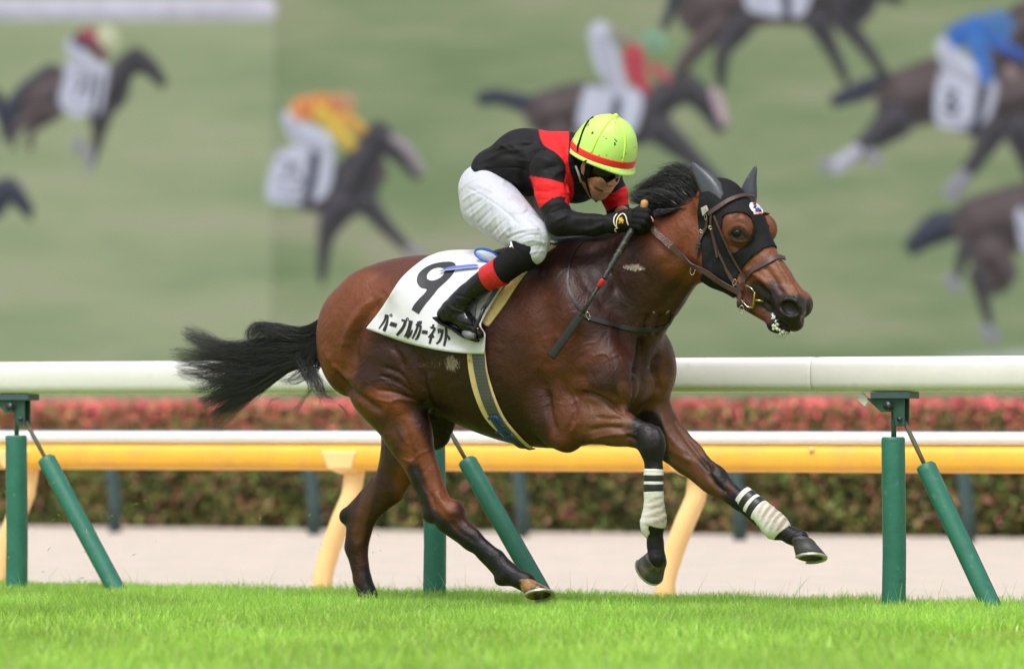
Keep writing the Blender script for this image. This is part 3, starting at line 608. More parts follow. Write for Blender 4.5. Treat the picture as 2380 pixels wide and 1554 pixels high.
# far hind leg
cn((950, 930, -.14), (945, 1040, -.15), 90, 62, 24, .6); cn((1020, 950, -.15), (1010, 1000, -.15), 60, 46, 20, .55); cn((945, 1040, -.15), (905, 1130, -.15), 64, 42, 20, .6)
cn((905, 1130, -.15), (848, 1190, -.15), 40, 34, 14, .7); el((808, 1200, -.15), (20, 20, 20), 14); cn((870, 1120, -.15), (812, 1196, -.15), 11, 15, 16, .8)
cn((840, 1200, -.15), (828, 1270, -.15), 38, 29, 12, .72); cn((828, 1270, -.15), (842, 1345, -.15), 27, 22, 12, .78); cn((842, 1345, -.15), (856, 1384, -.15), 22, 24, 8, .9)
# belly-flank fold and groin
el((1000, 878, .2), (54, 36, 50), 30)
# shoulders, chest, upper arm
el((1330, 760, .17), (110, 56, 150), 50, 25); el((1330, 760, -.15), (100, 56, 150), 50, 25)
el((1395, 870, .18), (78, 50, 84), 30, 30); el((1430, 890, .155), (46, 44, 62), 22, 10)
el((1395, 860, -.16), (70, 50, 80), 30, 30); el((1420, 855, -.165), (46, 42, 74), 24, 0)
el((1519, 850, -.135), (52, 50, 92), 26, 4); el((1468, 830, .0), (40, 70, 110), 30, 8); el((1438, 880, .15), (40, 46, 66), 20, 14)
el((1300, 960, .17), (70, 48, 84), 30, 10); el((1320, 1020, .19), (30, 32, 30), 22)
# near fore: forearm forward, knee bent, cannon hanging
cn((1345, 975, .19), (1430, 990, .19), 56, 43, 20, .72); cn((1430, 990, .19), (1492, 1012, .18), 42, 31, 16, .76)
el((1513, 1028, .18), (33, 29, 42), 14, 20); cn((1516, 1040, .18), (1520, 1092, .18), 26, 20, 12, .85)
cn((1520, 1092, .18), (1518, 1180, .17), 19.5, 20, 10, .8); el((1520, 1212, .17), (27, 23, 28), 12); cn((1522, 1220, .17), (1523, 1262, .16), 20, 17.5, 12, .9); cn((1523, 1262, .16), (1526, 1296, .16), 17, 22, 12, .95)
# far fore: reaching forward
cn((1478, 925, -.16), (1520, 990, -.16), 74, 58, 24, .62); cn((1520, 990, -.16), (1596, 1062, -.15), 58, 38, 16, .68); cn((1596, 1062, -.15), (1650, 1110, -.14), 36, 33, 14, .74)
el((1663, 1115, -.14), (37, 28, 31), 14, -42); cn((1670, 1124, -.14), (1718, 1162, -.13), 28, 21, 12, .8)
cn((1718, 1162, -.13), (1776, 1208, -.12), 20, 22, 10, .82); el((1800, 1226, -.12), (30, 23, 25), 12, -38); cn((1806, 1226, -.12), (1838, 1244, -.12), 20, 18, 12, .9); cn((1838, 1244, -.12), (1858, 1252, -.12), 17, 22, 12, .95)
# neck
cn((1400, 700, .0), (1520, 610, .0), 128, 104, 50, .80, .66); cn((1520, 610, .0), (1610, 560, .01), 100, 86, 40, .62, .62); cn((1450, 780, .0), (1520, 690, .0), 80, 62, 50, .9, .75)
cn((1470, 560, .0), (1612, 476, .0), 26, 20, 20, .7)
# head
cn((1672, 480, .02), (1716, 540, .02), 62, 62, 24, .84); el((1668, 590, .05), (66, 34, 72), 22, 0, yaw=-10); el((1668, 590, -.035), (66, 34, 72), 22)
cn((1716, 532, .02), (1796, 652, .035), 58, 42, 22, .74); cn((1796, 652, .035), (1838, 702, .045), 42, 40, 20, .82); cn((1690, 628, .02), (1790, 712, .035), 44, 24, 22, .8)
el((1716, 528, .095), (40, 18, 34), 18, -50); el((1774, 532, -.070), (36, 22, 34), 16, -50)
el((1838, 712, .075), (38, 26, 34), 12, -30); el((1858, 706, -.002), (34, 24, 32), 12, -40); cn((1838, 735, .045), (1846, 748, .045), 33, 22, 14, 1.15)
el((1806, 752, .045), (20, 22, 20), 10, -30); cn((1800, 755, .045), (1824, 768, .045), 15, 11, 8, 1.3)
cn((1735, 700, .04), (1790, 735, .04), 20, 17, 12, 1.1)
el((1837, 717, .12), (26, 16, 19), 6, -25, sub=True); el((1876, 712, -.045), (20, 14, 17), 6, -25, sub=True)
cn((1770, 712, .075), (1808, 742, .085), 1.5, 2.5, 3, 3, sub=True)
hV, hQ = HF.nets(); del HF.D
EYE = (1716, 541)
ST = [ # muscle relief: lengthwise furrows (negative) and swells (positive), heights in traced pixels
    ([(868, 690), (826, 740), (800, 800), (800, 860)], 9, 3.5), ([(890, 690), (850, 745), (826, 800), (826, 850)], 10, -4.5), ([(775, 850), (800, 890), (850, 930), (900, 960)], 9, -5), ([(760, 815), (775, 850), (820, 890)], 7, 3),
    ([(930, 700), (905, 740), (880, 760)], 14, -3), ([(912, 690), (928, 672)], 10, 3), ([(870, 790), (940, 800), (985, 850), (990, 890)], 14, -3.5),
    ([(905, 800), (930, 830), (938, 862)], 7, -3), ([(885, 850), (930, 868), (955, 905)], 5, -2), ([(880, 870), (925, 888), (960, 915)], 4, -1.6), ([(870, 905), (920, 912), (960, 928)], 5, -2.2), ([(872, 925), (910, 932), (930, 926), (975, 935)], 3, 1.6),
    ([(860, 905), (900, 940), (960, 965)], 26, 5), ([(975, 850), (985, 900), (1000, 940), (1020, 975)], 9, -5), ([(935, 970), (955, 1040), (975, 1100), (995, 1150)], 8, -2.2), ([(985, 1000), (1005, 1070), (1030, 1130)], 12, 2),
    ([(930, 1008), (945, 1030), (948, 1038)], 2.4, 1.2), ([(935, 1065), (955, 1072), (975, 1055), (1000, 1045)], 2.4, 1.3), ([(955, 1072), (965, 1100), (985, 1140)], 2.4, 1.0),
    ([(1000, 1140), (1008, 1175), (1010, 1190)], 5, -3.5), ([(1012, 1140), (1035, 1180), (1060, 1200)], 7, 2.2), ([(1040, 1205), (1070, 1235), (1110, 1262)], 5, -1.2), ([(1070, 1250), (1120, 1295), (1150, 1330)], 4, -.9),
    ([(1110, 640), (1128, 700), (1150, 760)], 22, -1.5),
    ([(1330, 600), (1362, 650), (1400, 700), (1440, 740)], 20, -5), ([(1395, 590), (1420, 640), (1450, 700)], 14, -3), ([(1300, 650), (1330, 720), (1370, 800)], 22, 3.5), ([(1250, 620), (1262, 700), (1285, 800), (1300, 860)], 24, -4),
    ([(1330, 700), (1290, 780), (1270, 850)], 18, 3), ([(1385, 860), (1340, 880), (1330, 900)], 16, -4), ([(1345, 915), (1375, 918), (1420, 940), (1455, 962)], 6, -6), ([(1455, 960), (1472, 930), (1476, 890), (1470, 870)], 5, -4),
    ([(1492, 775), (1488, 830), (1474, 875)], 8, -7), ([(1535, 822), (1520, 850), (1530, 890), (1534, 915)], 6, -4.5), ([(1545, 810), (1560, 850), (1558, 890)], 10, 2.5), ([(1500, 870), (1520, 880), (1525, 905)], 14, 3),
    ([(1340, 930), (1332, 980), (1318, 1010)], 7, -4), ([(1270, 900), (1276, 960), (1295, 1010)], 8, -4), ([(1255, 850), (1268, 920), (1290, 990)], 16, -3),
    ([(1380, 968), (1420, 972), (1452, 972)], 5, -2.6), ([(1365, 1000), (1410, 992), (1455, 995)], 6, -3.4), ([(1370, 1022), (1420, 1010), (1470, 1010)], 5, 2), ([(1452, 1010), (1470, 1018), (1472, 1030)], 4, -4), ([(1328, 998), (1335, 985)], 7, 3.4),
    ([(1480, 990), (1478, 1020), (1490, 1045)], 5, -2), ([(1528, 995), (1535, 1020)], 6, 1.8), ([(1560, 960), (1590, 1010), (1640, 1075), (1660, 1100)], 8, -4.5), ([(1530, 960), (1560, 1020), (1600, 1060)], 10, 2.5), ([(1580, 970), (1610, 1010), (1655, 1065)], 9, 2.5), ([(1640, 1095), (1670, 1130), (1700, 1150)], 6, -3), ([(1560, 1045), (1600, 1070)], 7, 2),
    # veins on the shoulder and forearm
    ([(1328, 842), (1345, 822), (1362, 812), (1372, 808)], 2.2, 1.5), ([(1380, 828), (1402, 822), (1418, 832), (1422, 860), (1425, 880)], 2.2, 1.6), ([(1424, 828), (1440, 824), (1448, 838)], 2.2, 1.3), ([(1345, 812), (1360, 800), (1385, 795)], 2.2, 1.1), ([(1325, 900), (1340, 935), (1332, 965), (1345, 985)], 2.6, 1.4), ([(1360, 930), (1372, 950), (1362, 990), (1356, 1015)], 2.4, 1.0), ([(1290, 935), (1320, 940), (1345, 925)], 2.2, 1.0),
    ([(1270, 775), (1300, 790), (1310, 830)], 10, 1.5), ([(1100, 860), (1120, 900)], 20, -1.5),
    # neck
    ([(1625, 600), (1600, 640), (1560, 690), (1530, 730)], 16, -5), ([(1560, 540), (1530, 600), (1500, 660)], 24, 3), ([(1600, 520), (1590, 570), (1560, 620)], 16, -2.5), ([(1535, 498), (1590, 472), (1630, 455)], 5, -2.5), ([(1478, 590), (1440, 640), (1420, 700)], 12, -2.5),
    ([(1505, 735), (1498, 770)], 6, -2.5), ([(1520, 735), (1512, 775)], 5, 2), ([(1535, 735), (1524, 775)], 5, -2.5),
    # head
    ([(1697, 535), (1706, 526), (1722, 524), (1738, 536)], 3.5, 1.6), ([(1700, 552), (1714, 560), (1732, 560), (1742, 552)], 3, 2.2), ([(1696, 566), (1714, 578), (1736, 572)], 4, -2.6), ([(1700, 514), (1722, 508), (1742, 518)], 8, 1.4), ([(1702, 500), (1712, 492)], 7, -3),
    ([(1728, 622), (1760, 640), (1790, 668)], 6, 3.2), ([(1745, 650), (1780, 678), (1800, 690)], 7, -3.0), ([(1770, 610), (1800, 650), (1826, 690)], 7, -3.0), ([(1800, 600), (1838, 660), (1858, 695)], 5, 3), ([(1780, 662), (1792, 682), (1802, 700)], 3, 1.8), ([(1800, 655), (1822, 672), (1838, 678)], 6, 2.4),
    ([(1810, 712), (1822, 696), (1845, 696), (1860, 712), (1860, 730)], 3.4, 4.2), ([(1812, 714), (1822, 730), (1842, 736), (1858, 730)], 3.2, 2.6), ([(1836, 655), (1850, 690)], 3, -1.8), ([(1845, 655), (1862, 690)], 3, -1.6),
    ([(1780, 700), (1795, 720), (1808, 742), (1830, 762)], 3.2, -4), ([(1640, 520), (1650, 570), (1650, 640)], 12, -4), ([(1866, 735), (1868, 750)], 3, -2.0), ([(1880, 700), (1876, 725), (1870, 738)], 3, -2.5)]
hV = sculpt(hV, hQ, [(a, b, c * 1.9) for a, b, c in ST])
ST2 = []                                               # fine folds of loose skin at the flank
for i in range(9):
    a = 912 + i * 6.2; ST2.append(([(a, 796 + i * 1.0), (a + 16, 830 + i * 3), (a + 34, 872 + i * 5)], 1.7, -.9))
for i in range(6): ST2.append(([(880 + i * 4, 868 + i * 11), (915, 872 + i * 11), (958, 892 + i * 9)], 2.6, .9))
hV = sculpt(hV, hQ, ST2)
hW = l2w(hV)
def fixflip(V, Q):
    a, b, c = V[Q[:, 0]], V[Q[:, 1]], V[Q[:, 2]]; a2, b2, c2 = V[Q[:, 0]], V[Q[:, 2]], V[Q[:, 3]]; m = V.mean(0)
    vol = np.einsum('ij,ij->i', a - m, np.cross(b - m, c - m)).sum() + np.einsum('ij,ij->i', a2 - m, np.cross(b2 - m, c2 - m)).sum()
    return Q if vol > 0 else Q[:, ::-1].copy()
hQ = fixflip(hW, hQ)
hP = w2p(hW)
# ---- the coat
B0 = srgb(76, 39, 26); RED = srgb(146, 82, 50); REDD = srgb(112, 60, 36); DARK = srgb(48, 28, 23); BLK = srgb(26, 25, 28); FACE = srgb(150, 92, 60); GREY = srgb(62, 58, 60); TAN = srgb(132, 86, 58)
legs_b = [([(962, 1092), (980, 1150), (992, 1196), (1030, 1232), (1070, 1264), (1110, 1292)], 9, 16, BLK, .95), ([(1000, 1190), (1040, 1225)], 6, 14, BLK, .8), ([(1090, 1255), (1140, 1300)], 18, 22, BLK, .9), ([(1135, 1290), (1220, 1350)], 40, 16, BLK, .97)]
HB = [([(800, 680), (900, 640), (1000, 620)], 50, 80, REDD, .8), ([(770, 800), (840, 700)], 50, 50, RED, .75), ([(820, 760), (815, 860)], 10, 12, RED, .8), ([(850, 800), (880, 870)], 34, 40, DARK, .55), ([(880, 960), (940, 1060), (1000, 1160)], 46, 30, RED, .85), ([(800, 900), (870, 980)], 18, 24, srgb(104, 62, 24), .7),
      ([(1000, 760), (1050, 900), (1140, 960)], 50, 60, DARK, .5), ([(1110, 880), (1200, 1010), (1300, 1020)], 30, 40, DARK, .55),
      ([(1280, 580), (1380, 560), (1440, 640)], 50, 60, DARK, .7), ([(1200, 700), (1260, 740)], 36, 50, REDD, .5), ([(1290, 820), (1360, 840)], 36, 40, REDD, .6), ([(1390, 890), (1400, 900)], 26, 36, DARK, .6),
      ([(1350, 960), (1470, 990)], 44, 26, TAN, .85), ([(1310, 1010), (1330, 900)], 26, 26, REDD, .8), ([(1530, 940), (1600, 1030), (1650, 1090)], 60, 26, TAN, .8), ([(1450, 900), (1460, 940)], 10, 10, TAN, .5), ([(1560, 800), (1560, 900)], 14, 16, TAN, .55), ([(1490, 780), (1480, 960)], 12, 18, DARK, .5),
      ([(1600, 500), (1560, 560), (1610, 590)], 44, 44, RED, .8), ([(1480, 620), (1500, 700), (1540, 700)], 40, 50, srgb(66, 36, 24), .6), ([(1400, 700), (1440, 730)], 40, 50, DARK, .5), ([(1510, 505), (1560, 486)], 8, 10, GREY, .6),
      ([(1700, 520), (1780, 620), (1850, 690)], 70, 30, FACE, .9), ([(1705, 500), (1716, 560)], 34, 20, srgb(120, 70, 48), .75), ([(1698, 542), (1716, 536), (1738, 550)], 3, 7, srgb(40, 32, 32), .85), ([(1704, 556), (1716, 562), (1738, 552)], 3, 9, GREY, .6), ([(1800, 668), (1812, 690), (1790, 690)], 12, 14, GREY, .75), ([(1760, 680), (1800, 716), (1800, 750)], 20, 16, BLK, .9), ([(1845, 720), (1850, 750), (1820, 770)], 28, 14, BLK, .95), ([(1820, 712), (1850, 712)], 20, 14, srgb(50, 42, 42), .9), ([(1884, 715)], 16, 12, GREY, .8), ([(1780, 740), (1766, 726)], 8, 8, REDD, .8), ([(1690, 660), (1740, 700)], 14, 14, REDD, .5),
      # far hind
      ([(890, 1010), (860, 1130), (830, 1180)], 40, 20, srgb(80, 50, 34), .8), ([(870, 1080), (845, 1180), (830, 1250)], 8, 12, TAN, .5), ([(796, 1180), (792, 1230)], 10, 14, BLK, .85), ([(812, 1260), (820, 1330)], 6, 10, BLK, .5), ([(860, 1330), (862, 1390)], 14, 12, BLK, .9), ([(836, 1385), (860, 1390)], 26, 10, BLK, .9), ([(1010, 960), (1040, 1020)], 34, 24, DARK, .85)] + legs_b + [
      # fore legs
      ([(1505, 990), (1516, 1040), (1520, 1100)], 32, 9, BLK, .96), ([(1470, 1000), (1480, 1030)], 10, 14, BLK, .6), ([(1520, 1230), (1526, 1300)], 34, 8, BLK, .97), ([(1690, 1105), (1720, 1150)], 26, 16, BLK, .92), ([(1640, 1075), (1680, 1110)], 10, 16, BLK, .7), ([(1700, 1140), (1690, 1130)], 4, 8, REDD, .5), ([(1810, 1230), (1870, 1260)], 36, 8, BLK, .97),
      ([(1518, 1100), (1520, 1220)], 30, 5, BLK, .9), ([(1730, 1165), (1800, 1225)], 32, 5, BLK, .9)]
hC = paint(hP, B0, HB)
hvis = visible(hW); hFm = np.zeros(len(hW)); hFc = np.tile(np.array((.7, .7, .66)), (len(hW), 1))
# lather and sweat marks, only on the side where they sit
def blotch(poly, col, st, soft=4, thr=.45, sc=.5):
    d = dpoly(hP, poly, True); d = np.where(inpoly(hP, poly), -d, d); m = np.where((d < soft * 2.5) & hvis)[0]
    for i in m:
        nz = .5 + .5 * math.sin(hP[i, 0] * sc * 1.7 + 3 * math.sin(hP[i, 1] * sc)) * math.sin(hP[i, 1] * sc * 2.1 + 2 * math.sin(hP[i, 0] * sc * .8))
        a = min(1, max(0, (soft * 2.5 - d[i]) / (6 * soft))) * (1 - .35 * thr) * st
        hFm[i] = max(hFm[i], a); hFc[i] = col[:3]
FOAM = (.72, .72, .68)
blotch(Z('E', (1270, 425), (1300, 405), (1370, 395), (1440, 400), (1500, 430), (1510, 465), (1440, 478), (1390, 486), (1330, 465), (1280, 452)), FOAM, 1, 2, .1)
blotch(Z('E', (1330, 280), (1400, 262), (1470, 275), (1500, 380), (1420, 395), (1340, 390)), (.35, .27, .23), .6, 6, .5)
blotch(Z('R', (990, 820), (1060, 800), (1110, 850), (1112, 900), (1060, 940), (1000, 920)), FOAM, .95, 3, .35)
blotch(Z('R', (790, 850), (840, 800), (1000, 800), (1140, 815), (1110, 860), (980, 940), (850, 960), (800, 930)), (.30, .24, .20), .5, 6, .55)
blotch(Z('R', (820, 1000), (870, 1040), (900, 1120), (870, 1100)), (.35, .33, .14), .8, 3, .4)
blotch(Z('R', (1215, 1110), (1240, 1170), (1260, 1210), (1225, 1160)), (.4, .38, .3), .7, 3, .4)
blotch(Z('R', (740, 200), (820, 180), (850, 190), (760, 240)), (.5, .36, .32), .6, 4, .4)
blotch(Z('E', (240, 1080), (330, 1060), (380, 1270), (300, 1260), (250, 1180)), (.30, .20, .16), .5, 8, .5)
blotch(Z('E', (400, 560), (470, 530), (500, 560), (430, 610)), (.32, .24, .22), .6, 5, .45)
blotch([(1100, 1003), (1180, 1030), (1240, 1043), (1180, 1040), (1090, 1010)], (.22, .24, .08), .6, 6, .3)
for pts in (Z('E', (1515, 1480), (1540, 1440), (1552, 1445), (1540, 1490)), Z('E', (1580, 895), (1612, 895), (1610, 912), (1585, 910)), Z('E', (1710, 905), (1750, 870), (1750, 905), (1720, 920))): blotch(pts, FOAM, 1, 1.5, .0)
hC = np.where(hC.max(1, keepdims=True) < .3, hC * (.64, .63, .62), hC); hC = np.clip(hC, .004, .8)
cm = mk('bay_coat', rough=.42, spec=.32, attr='Col', var=.16, vscale=26, rvar=.07, bump=.0012, bscale=260, sheen=0)
horse = empty('horse', tuple(LW(1150, 1392, 0)), 'bay racehorse galloping to the right with black hood and number nine cloth', 'horse')
n_ = cm.node_tree.nodes; l_ = cm.node_tree.links; bp0 = [x for x in n_ if x.type == 'BUMP'][0]; t0_ = n_.new('ShaderNodeTexNoise'); t0_.inputs['Scale'].default_value = 11; t0_.inputs['Detail'].default_value = 5; t0_.inputs['Roughness'].default_value = .55; t0_.inputs['Distortion'].default_value = .6
tc_ = [x for x in n_ if x.type == 'TEX_COORD'][0]; l_.new(tc_.outputs['Object'], t0_.inputs[0]); bp1 = n_.new('ShaderNodeBump'); bp1.inputs['Distance'].default_value = .012; l_.new(t0_.outputs['Fac'], bp1.inputs['Height']); l_.new(bp1.outputs[0], bp0.inputs['Normal'])
fa = n_.new('ShaderNodeAttribute'); fa.attribute_name = 'Foam'; fn = n_.new('ShaderNodeTexNoise'); fn.inputs['Scale'].default_value = 150; fn.inputs['Detail'].default_value = 5; fn.inputs['Roughness'].default_value = .7
fmp = n_.new('ShaderNodeMapping'); fmp.inputs['Scale'].default_value = (1.5, 1.5, .45); l_.new(tc_.outputs['Object'], fmp.inputs[0]); l_.new(fmp.outputs[0], fn.inputs[0])
f1 = n_.new('ShaderNodeMath'); f1.operation = 'MULTIPLY_ADD'; l_.new(fn.outputs['Fac'], f1.inputs[0]); f1.inputs[1].default_value = 2.2; l_.new(fa.outputs['Alpha'], f1.inputs[2]); f2 = n_.new('ShaderNodeMapRange'); f2.inputs['From Min'].default_value = 1.62; f2.inputs['From Max'].default_value = 1.95; l_.new(f1.outputs[0], f2.inputs['Value'])
pb_ = n_['Principled BSDF']; src_ = pb_.inputs['Base Color'].links[0].from_socket; fx = n_.new('ShaderNodeMix'); fx.data_type = 'RGBA'; l_.new(f2.outputs[0], fx.inputs[0]); l_.new(src_, fx.inputs[6]); l_.new(fa.outputs['Color'], fx.inputs[7]); l_.new(fx.outputs[2], pb_.inputs['Base Color'])
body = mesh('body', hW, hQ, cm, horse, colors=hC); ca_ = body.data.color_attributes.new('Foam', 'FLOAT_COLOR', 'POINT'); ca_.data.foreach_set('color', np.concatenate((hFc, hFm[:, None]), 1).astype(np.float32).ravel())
print('horse verts', len(hW))
hbvh = BVHTree.FromPolygons([tuple(v) for v in hW], [tuple(int(i) for i in f) for f in hQ])
# ---- hooves
def hoof(cc, sc, at, bt, ab, bb, toe, w, tilt=0, mat=None, shoe=True, yaw=0):
    C0 = L(cc[0], cc[1], w); S0 = L(sc[0], sc[1], w)
    u = np.array((toe[0] / c_, 0, -toe[1])); u /= np.linalg.norm(u); lat = np.array((math.sin(yaw), math.cos(yaw), tilt)); lat /= np.linalg.norm(lat)
    def ring(c, a, b, n=26, hl=.8):
        q = []
        for k in range(n):
            an = 2 * math.pi * k / n; x = math.cos(an); q.append(c + u * (a * x if x > 0 else a * hl * x) * PX + lat * b * math.sin(an) * PX)
        return q
    n = 26; rings = []
    for f, bulge in ((-.10, .90), (0, 1.02), (.12, 1.05), (.16, 1.0), (.55, 1.0), (.97, 1.0), (1.0, .97)):
        rings.append(ring(C0 * (1 - f) + S0 * f, (at + (ab - at) * f) * bulge, (bt + (bb - bt) * f) * bulge))
    nrm = np.cross(u, lat); nrm = nrm if np.dot(nrm, S0 - C0) > 0 else -nrm
    V = [p for r in rings for p in r]; Fc = [(i * n + k, i * n + (k + 1) % n, (i + 1) * n + (k + 1) % n, (i + 1) * n + k) for i in range(len(rings) - 1) for k in range(n)]
    V.append(S0 - nrm * .012); e = len(V) - 1; b = (len(rings) - 1) * n; Fc += [(b + k, b + (k + 1) % n, e) for k in range(n)]; Fc.append(tuple(range(n)))
    ho = mesh('hoof', l2w(np.array(V)), Fc, mat or HOOF, horse)
    if shoe:                                           # open horseshoe
        V = []; m = 30
        for k in range(m):
            an = math.radians(-138 + 276 * k / (m - 1)); x, y = math.cos(an), math.sin(an); x2 = x if x > 0 else .85 * x
            for rr, dz in ((1.03, .001), (1.03, .009), (.78, .009), (.78, .001)): V.append(S0 + u * ab * x2 * rr * PX + lat * bb * y * rr * PX + nrm * dz)
        Fc = [(4 * i + j, 4 * i + (j + 1) % 4, 4 * i + 4 + (j + 1) % 4, 4 * i + 4 + j) for i in range(m - 1) for j in range(4)] + [(0, 1, 2, 3), (4 * m - 1, 4 * m - 2, 4 * m - 3, 4 * m - 4)]
        mesh('horseshoe', l2w(np.array(V)), Fc, SHOE, ho, smooth=False)
    return ho
HOOF = mk('dark_hoof_horn', srgb(64, 62, 60), .45, .4, var=.25, vscale=40, bump=.001, bscale=60, aniso=(1, 1, 8), col2=srgb(104, 92, 70), cscale=12)
HOOF2 = mk('striped_hoof_horn', srgb(150, 112, 66), .45, .4, var=.25, vscale=50, bump=.001, bscale=60, aniso=(1, 1, 8), col2=srgb(70, 58, 48), cscale=22, cth=(.45, .55))
SHOE = mk('aluminium_horseshoe', srgb(190, 192, 180), .35, .5, metal=.8, var=.2, vscale=80)
hoof((1222, 1353), (1251, 1381), 21, 24, 40, 36, (.94, -.34), .14, .32, HOOF2)
hoof((856, 1380), (860, 1420), 24, 24, 34, 32, (.9, .3), -.15)
hoof((1526, 1296), (1510, 1322), 24, 27, 38, 36, (.36, .93), .155, .0, yaw=-.35)
hoof((1863, 1256), (1883, 1294), 27, 26, 40, 35, (.97, -.2), -.12, .3)

# ---- draping helpers
CAMP = Vector((0, 0, HC))
def ray(px, py, bvh):
    d = (WP(px, py, 25) - CAMP).normalized(); return bvh.ray_cast(CAMP, d)
def drape(px, py, bvhs, off=.002, last=None):
    best = None
    for b in bvhs:
        p, n, _, dist = ray(px, py, b)
        if p is not None and (best is None or dist < best[2]): best = (p, n, dist)
    if best is None: return None
    n = best[1] if best[1].dot(CAMP - best[0]) > 0 else -best[1]
    return best[0] + n * off, n
def ribbon(pts, wd_, bvhs, off=.002, th=.003, n=None, name=None, mat=None, parent=None, cols=3, closed=False, flat=0, mb=None):
    q = rsp(pts, n or max(8, int(sum(math.dist(a[:2], b[:2]) for a, b in zip(pts[:-1], pts[1:])) / 5)))
    S_ = []
    for a in q:
        r = drape(a[0], a[1], bvhs, off)
        S_.append(r)
    good = [i for i, r in enumerate(S_) if r is not None]
    if not good: return None
    for i, r in enumerate(S_):
        if r is None:
            j = min(good, key=lambda k: abs(k - i)); Y = S_[j][0].y; S_[i] = (WP(q[i][0], q[i][1], Y + .004 * abs(i - j)), S_[j][1])
    P = np.array([tuple(r[0]) for r in S_]); Nn = np.array([tuple(r[1]) for r in S_])
    for _ in range(2 + flat):
        P[1:-1] = .25 * P[:-2] + .5 * P[1:-1] + .25 * P[2:]; Nn[1:-1] = .25 * Nn[:-2] + .5 * Nn[1:-1] + .25 * Nn[2:]
    ws = np.interp(np.linspace(0, 1, len(P)), np.linspace(0, 1, len(wd_)) if isinstance(wd_, (list, tuple)) else [0, 1], wd_ if isinstance(wd_, (list, tuple)) else [wd_, wd_]) * PX / 2
    own = mb is None; mb = mb or MB(); V = []; m = len(P)
    for i in range(m):
        T = Vector(P[min(i + 1, m - 1)] - P[max(i - 1, 0)]).normalized(); nn = Vector(Nn[i]).normalized(); B = T.cross(nn).normalized(); nn = B.cross(T).normalized()
        if nn.dot(Vector(Nn[i])) < 0: nn = -nn
        p = Vector(P[i]); w = ws[i]
        V += [p - B * w, p - B * w * .9 + nn * th, p + B * w * .9 + nn * th, p + B * w]
    Fc = [(4 * i + j, 4 * i + (j + 1) % 4, 4 * i + 4 + (j + 1) % 4, 4 * i + 4 + j) for i in range(m - 1) for j in range(4)] + [(0, 1, 2, 3), (4 * m - 1, 4 * m - 2, 4 * m - 3, 4 * m - 4)]
    mb.add(V, Fc)
    return mb.build(name, mat, parent, auto=40) if own else mb
def wcen(t): return np.interp(t, [L(1600, 0, 0)[0], L(1720, 0, 0)[0], L(1840, 0, 0)[0]], [.01, .02, .045])
def shell(name, poly, holes, off, th, mat, parent, mirror=False, box=None, colf=None, mod=None, wf=None):
    mP = hP.copy(); far = np.zeros(len(hP), bool)
    if mirror:
        wc = wcen(hV[:, 0]); far = hV[:, 1] < wc; m2 = hV.copy(); m2[far, 1] = 2 * wc[far] - m2[far, 1]; mP = w2p(l2w(m2))
    if box is None: box = (min(p[0] for p in poly) - 60, max(p[0] for p in poly) + 60)
    cand = (mP[:, 0] > box[0]) & (mP[:, 0] < box[1])
    if wf is not None: cand &= wf(hV)
    ins = cand & inpoly(mP, poly)
    for h in holes: ins &= ~inpoly(mP, h)
    fm = ins[hQ].any(1) & cand[hQ].all(1); Fs = hQ[fm]; used = np.unique(Fs); V = hW.copy(); N = vnormals(hW, hQ)
    edge = used[~ins[used]]
    segs = [(np.array(a, float), np.array(b, float)) for pl in [poly] + list(holes) for a, b in zip(pl, list(pl[1:]) + [pl[0]])]
    E = mP[edge]; best = np.full(len(E), 1e9); tgt = E.copy()
    for a, b in segs:
        ab = b - a; u = np.clip(((E - a) @ ab) / (ab @ ab + 1e-9), 0, 1); q = a + u[:, None] * ab; d = np.linalg.norm(E - q, axis=1); k = d < best; best[k] = d[k]; tgt[k] = q[k]
    dl = tgt - E; dl[best > 6] = 0
    V[edge, 0] += dl[:, 0] * PX / c_ * c_; V[edge, 1] -= dl[:, 0] * PX / c_ * s_; V[edge, 2] -= dl[:, 1] * PX
    V = V + N * off
    mp = {v: i for i, v in enumerate(used)}; lut = np.zeros(len(V), int); lut[used] = np.arange(len(used))
    o = mesh(name, V[used], lut[Fs], mat, parent, colors=None if colf is None else colf(mP[used]))
    sm = o.modifiers.new('thickness', 'SOLIDIFY'); sm.thickness = th; sm.offset = 1
    return o
LEATHER = mk('brown_leather', srgb(74, 52, 50), .45, .5, var=.2, vscale=60, bump=.0008, bscale=400)
BLKLEATHER = mk('black_leather', srgb(34, 32, 33), .42, .5, var=.2, vscale=60, bump=.0006, bscale=400)
STEEL = mk('bit_steel', srgb(190, 186, 160), .25, .6, metal=1)
BRASS = mk('brass_bit', srgb(170, 158, 80), .3, .5, metal=1)
def steel_loop(name, c, rx, ry, wloc, r=.0022, ang=0, mat=None, parent=None, nrm=None, seg=24, arc=1.0, lw=None):
    C0 = wloc; mb = MB(); P = []
    for k in range(seg + 1):
        a = 2 * math.pi * arc * k / seg; x = rx * math.cos(a); y = ry * math.sin(a); X = x * math.cos(ang) - y * math.sin(ang); Yy = x * math.sin(ang) + y * math.cos(ang)
        P.append(C0 + Vector((X * PX, -.25 * X * PX, -Yy * PX)))
    mb.tube(P, r, seg=8); return mb.build(name, mat or STEEL, parent)

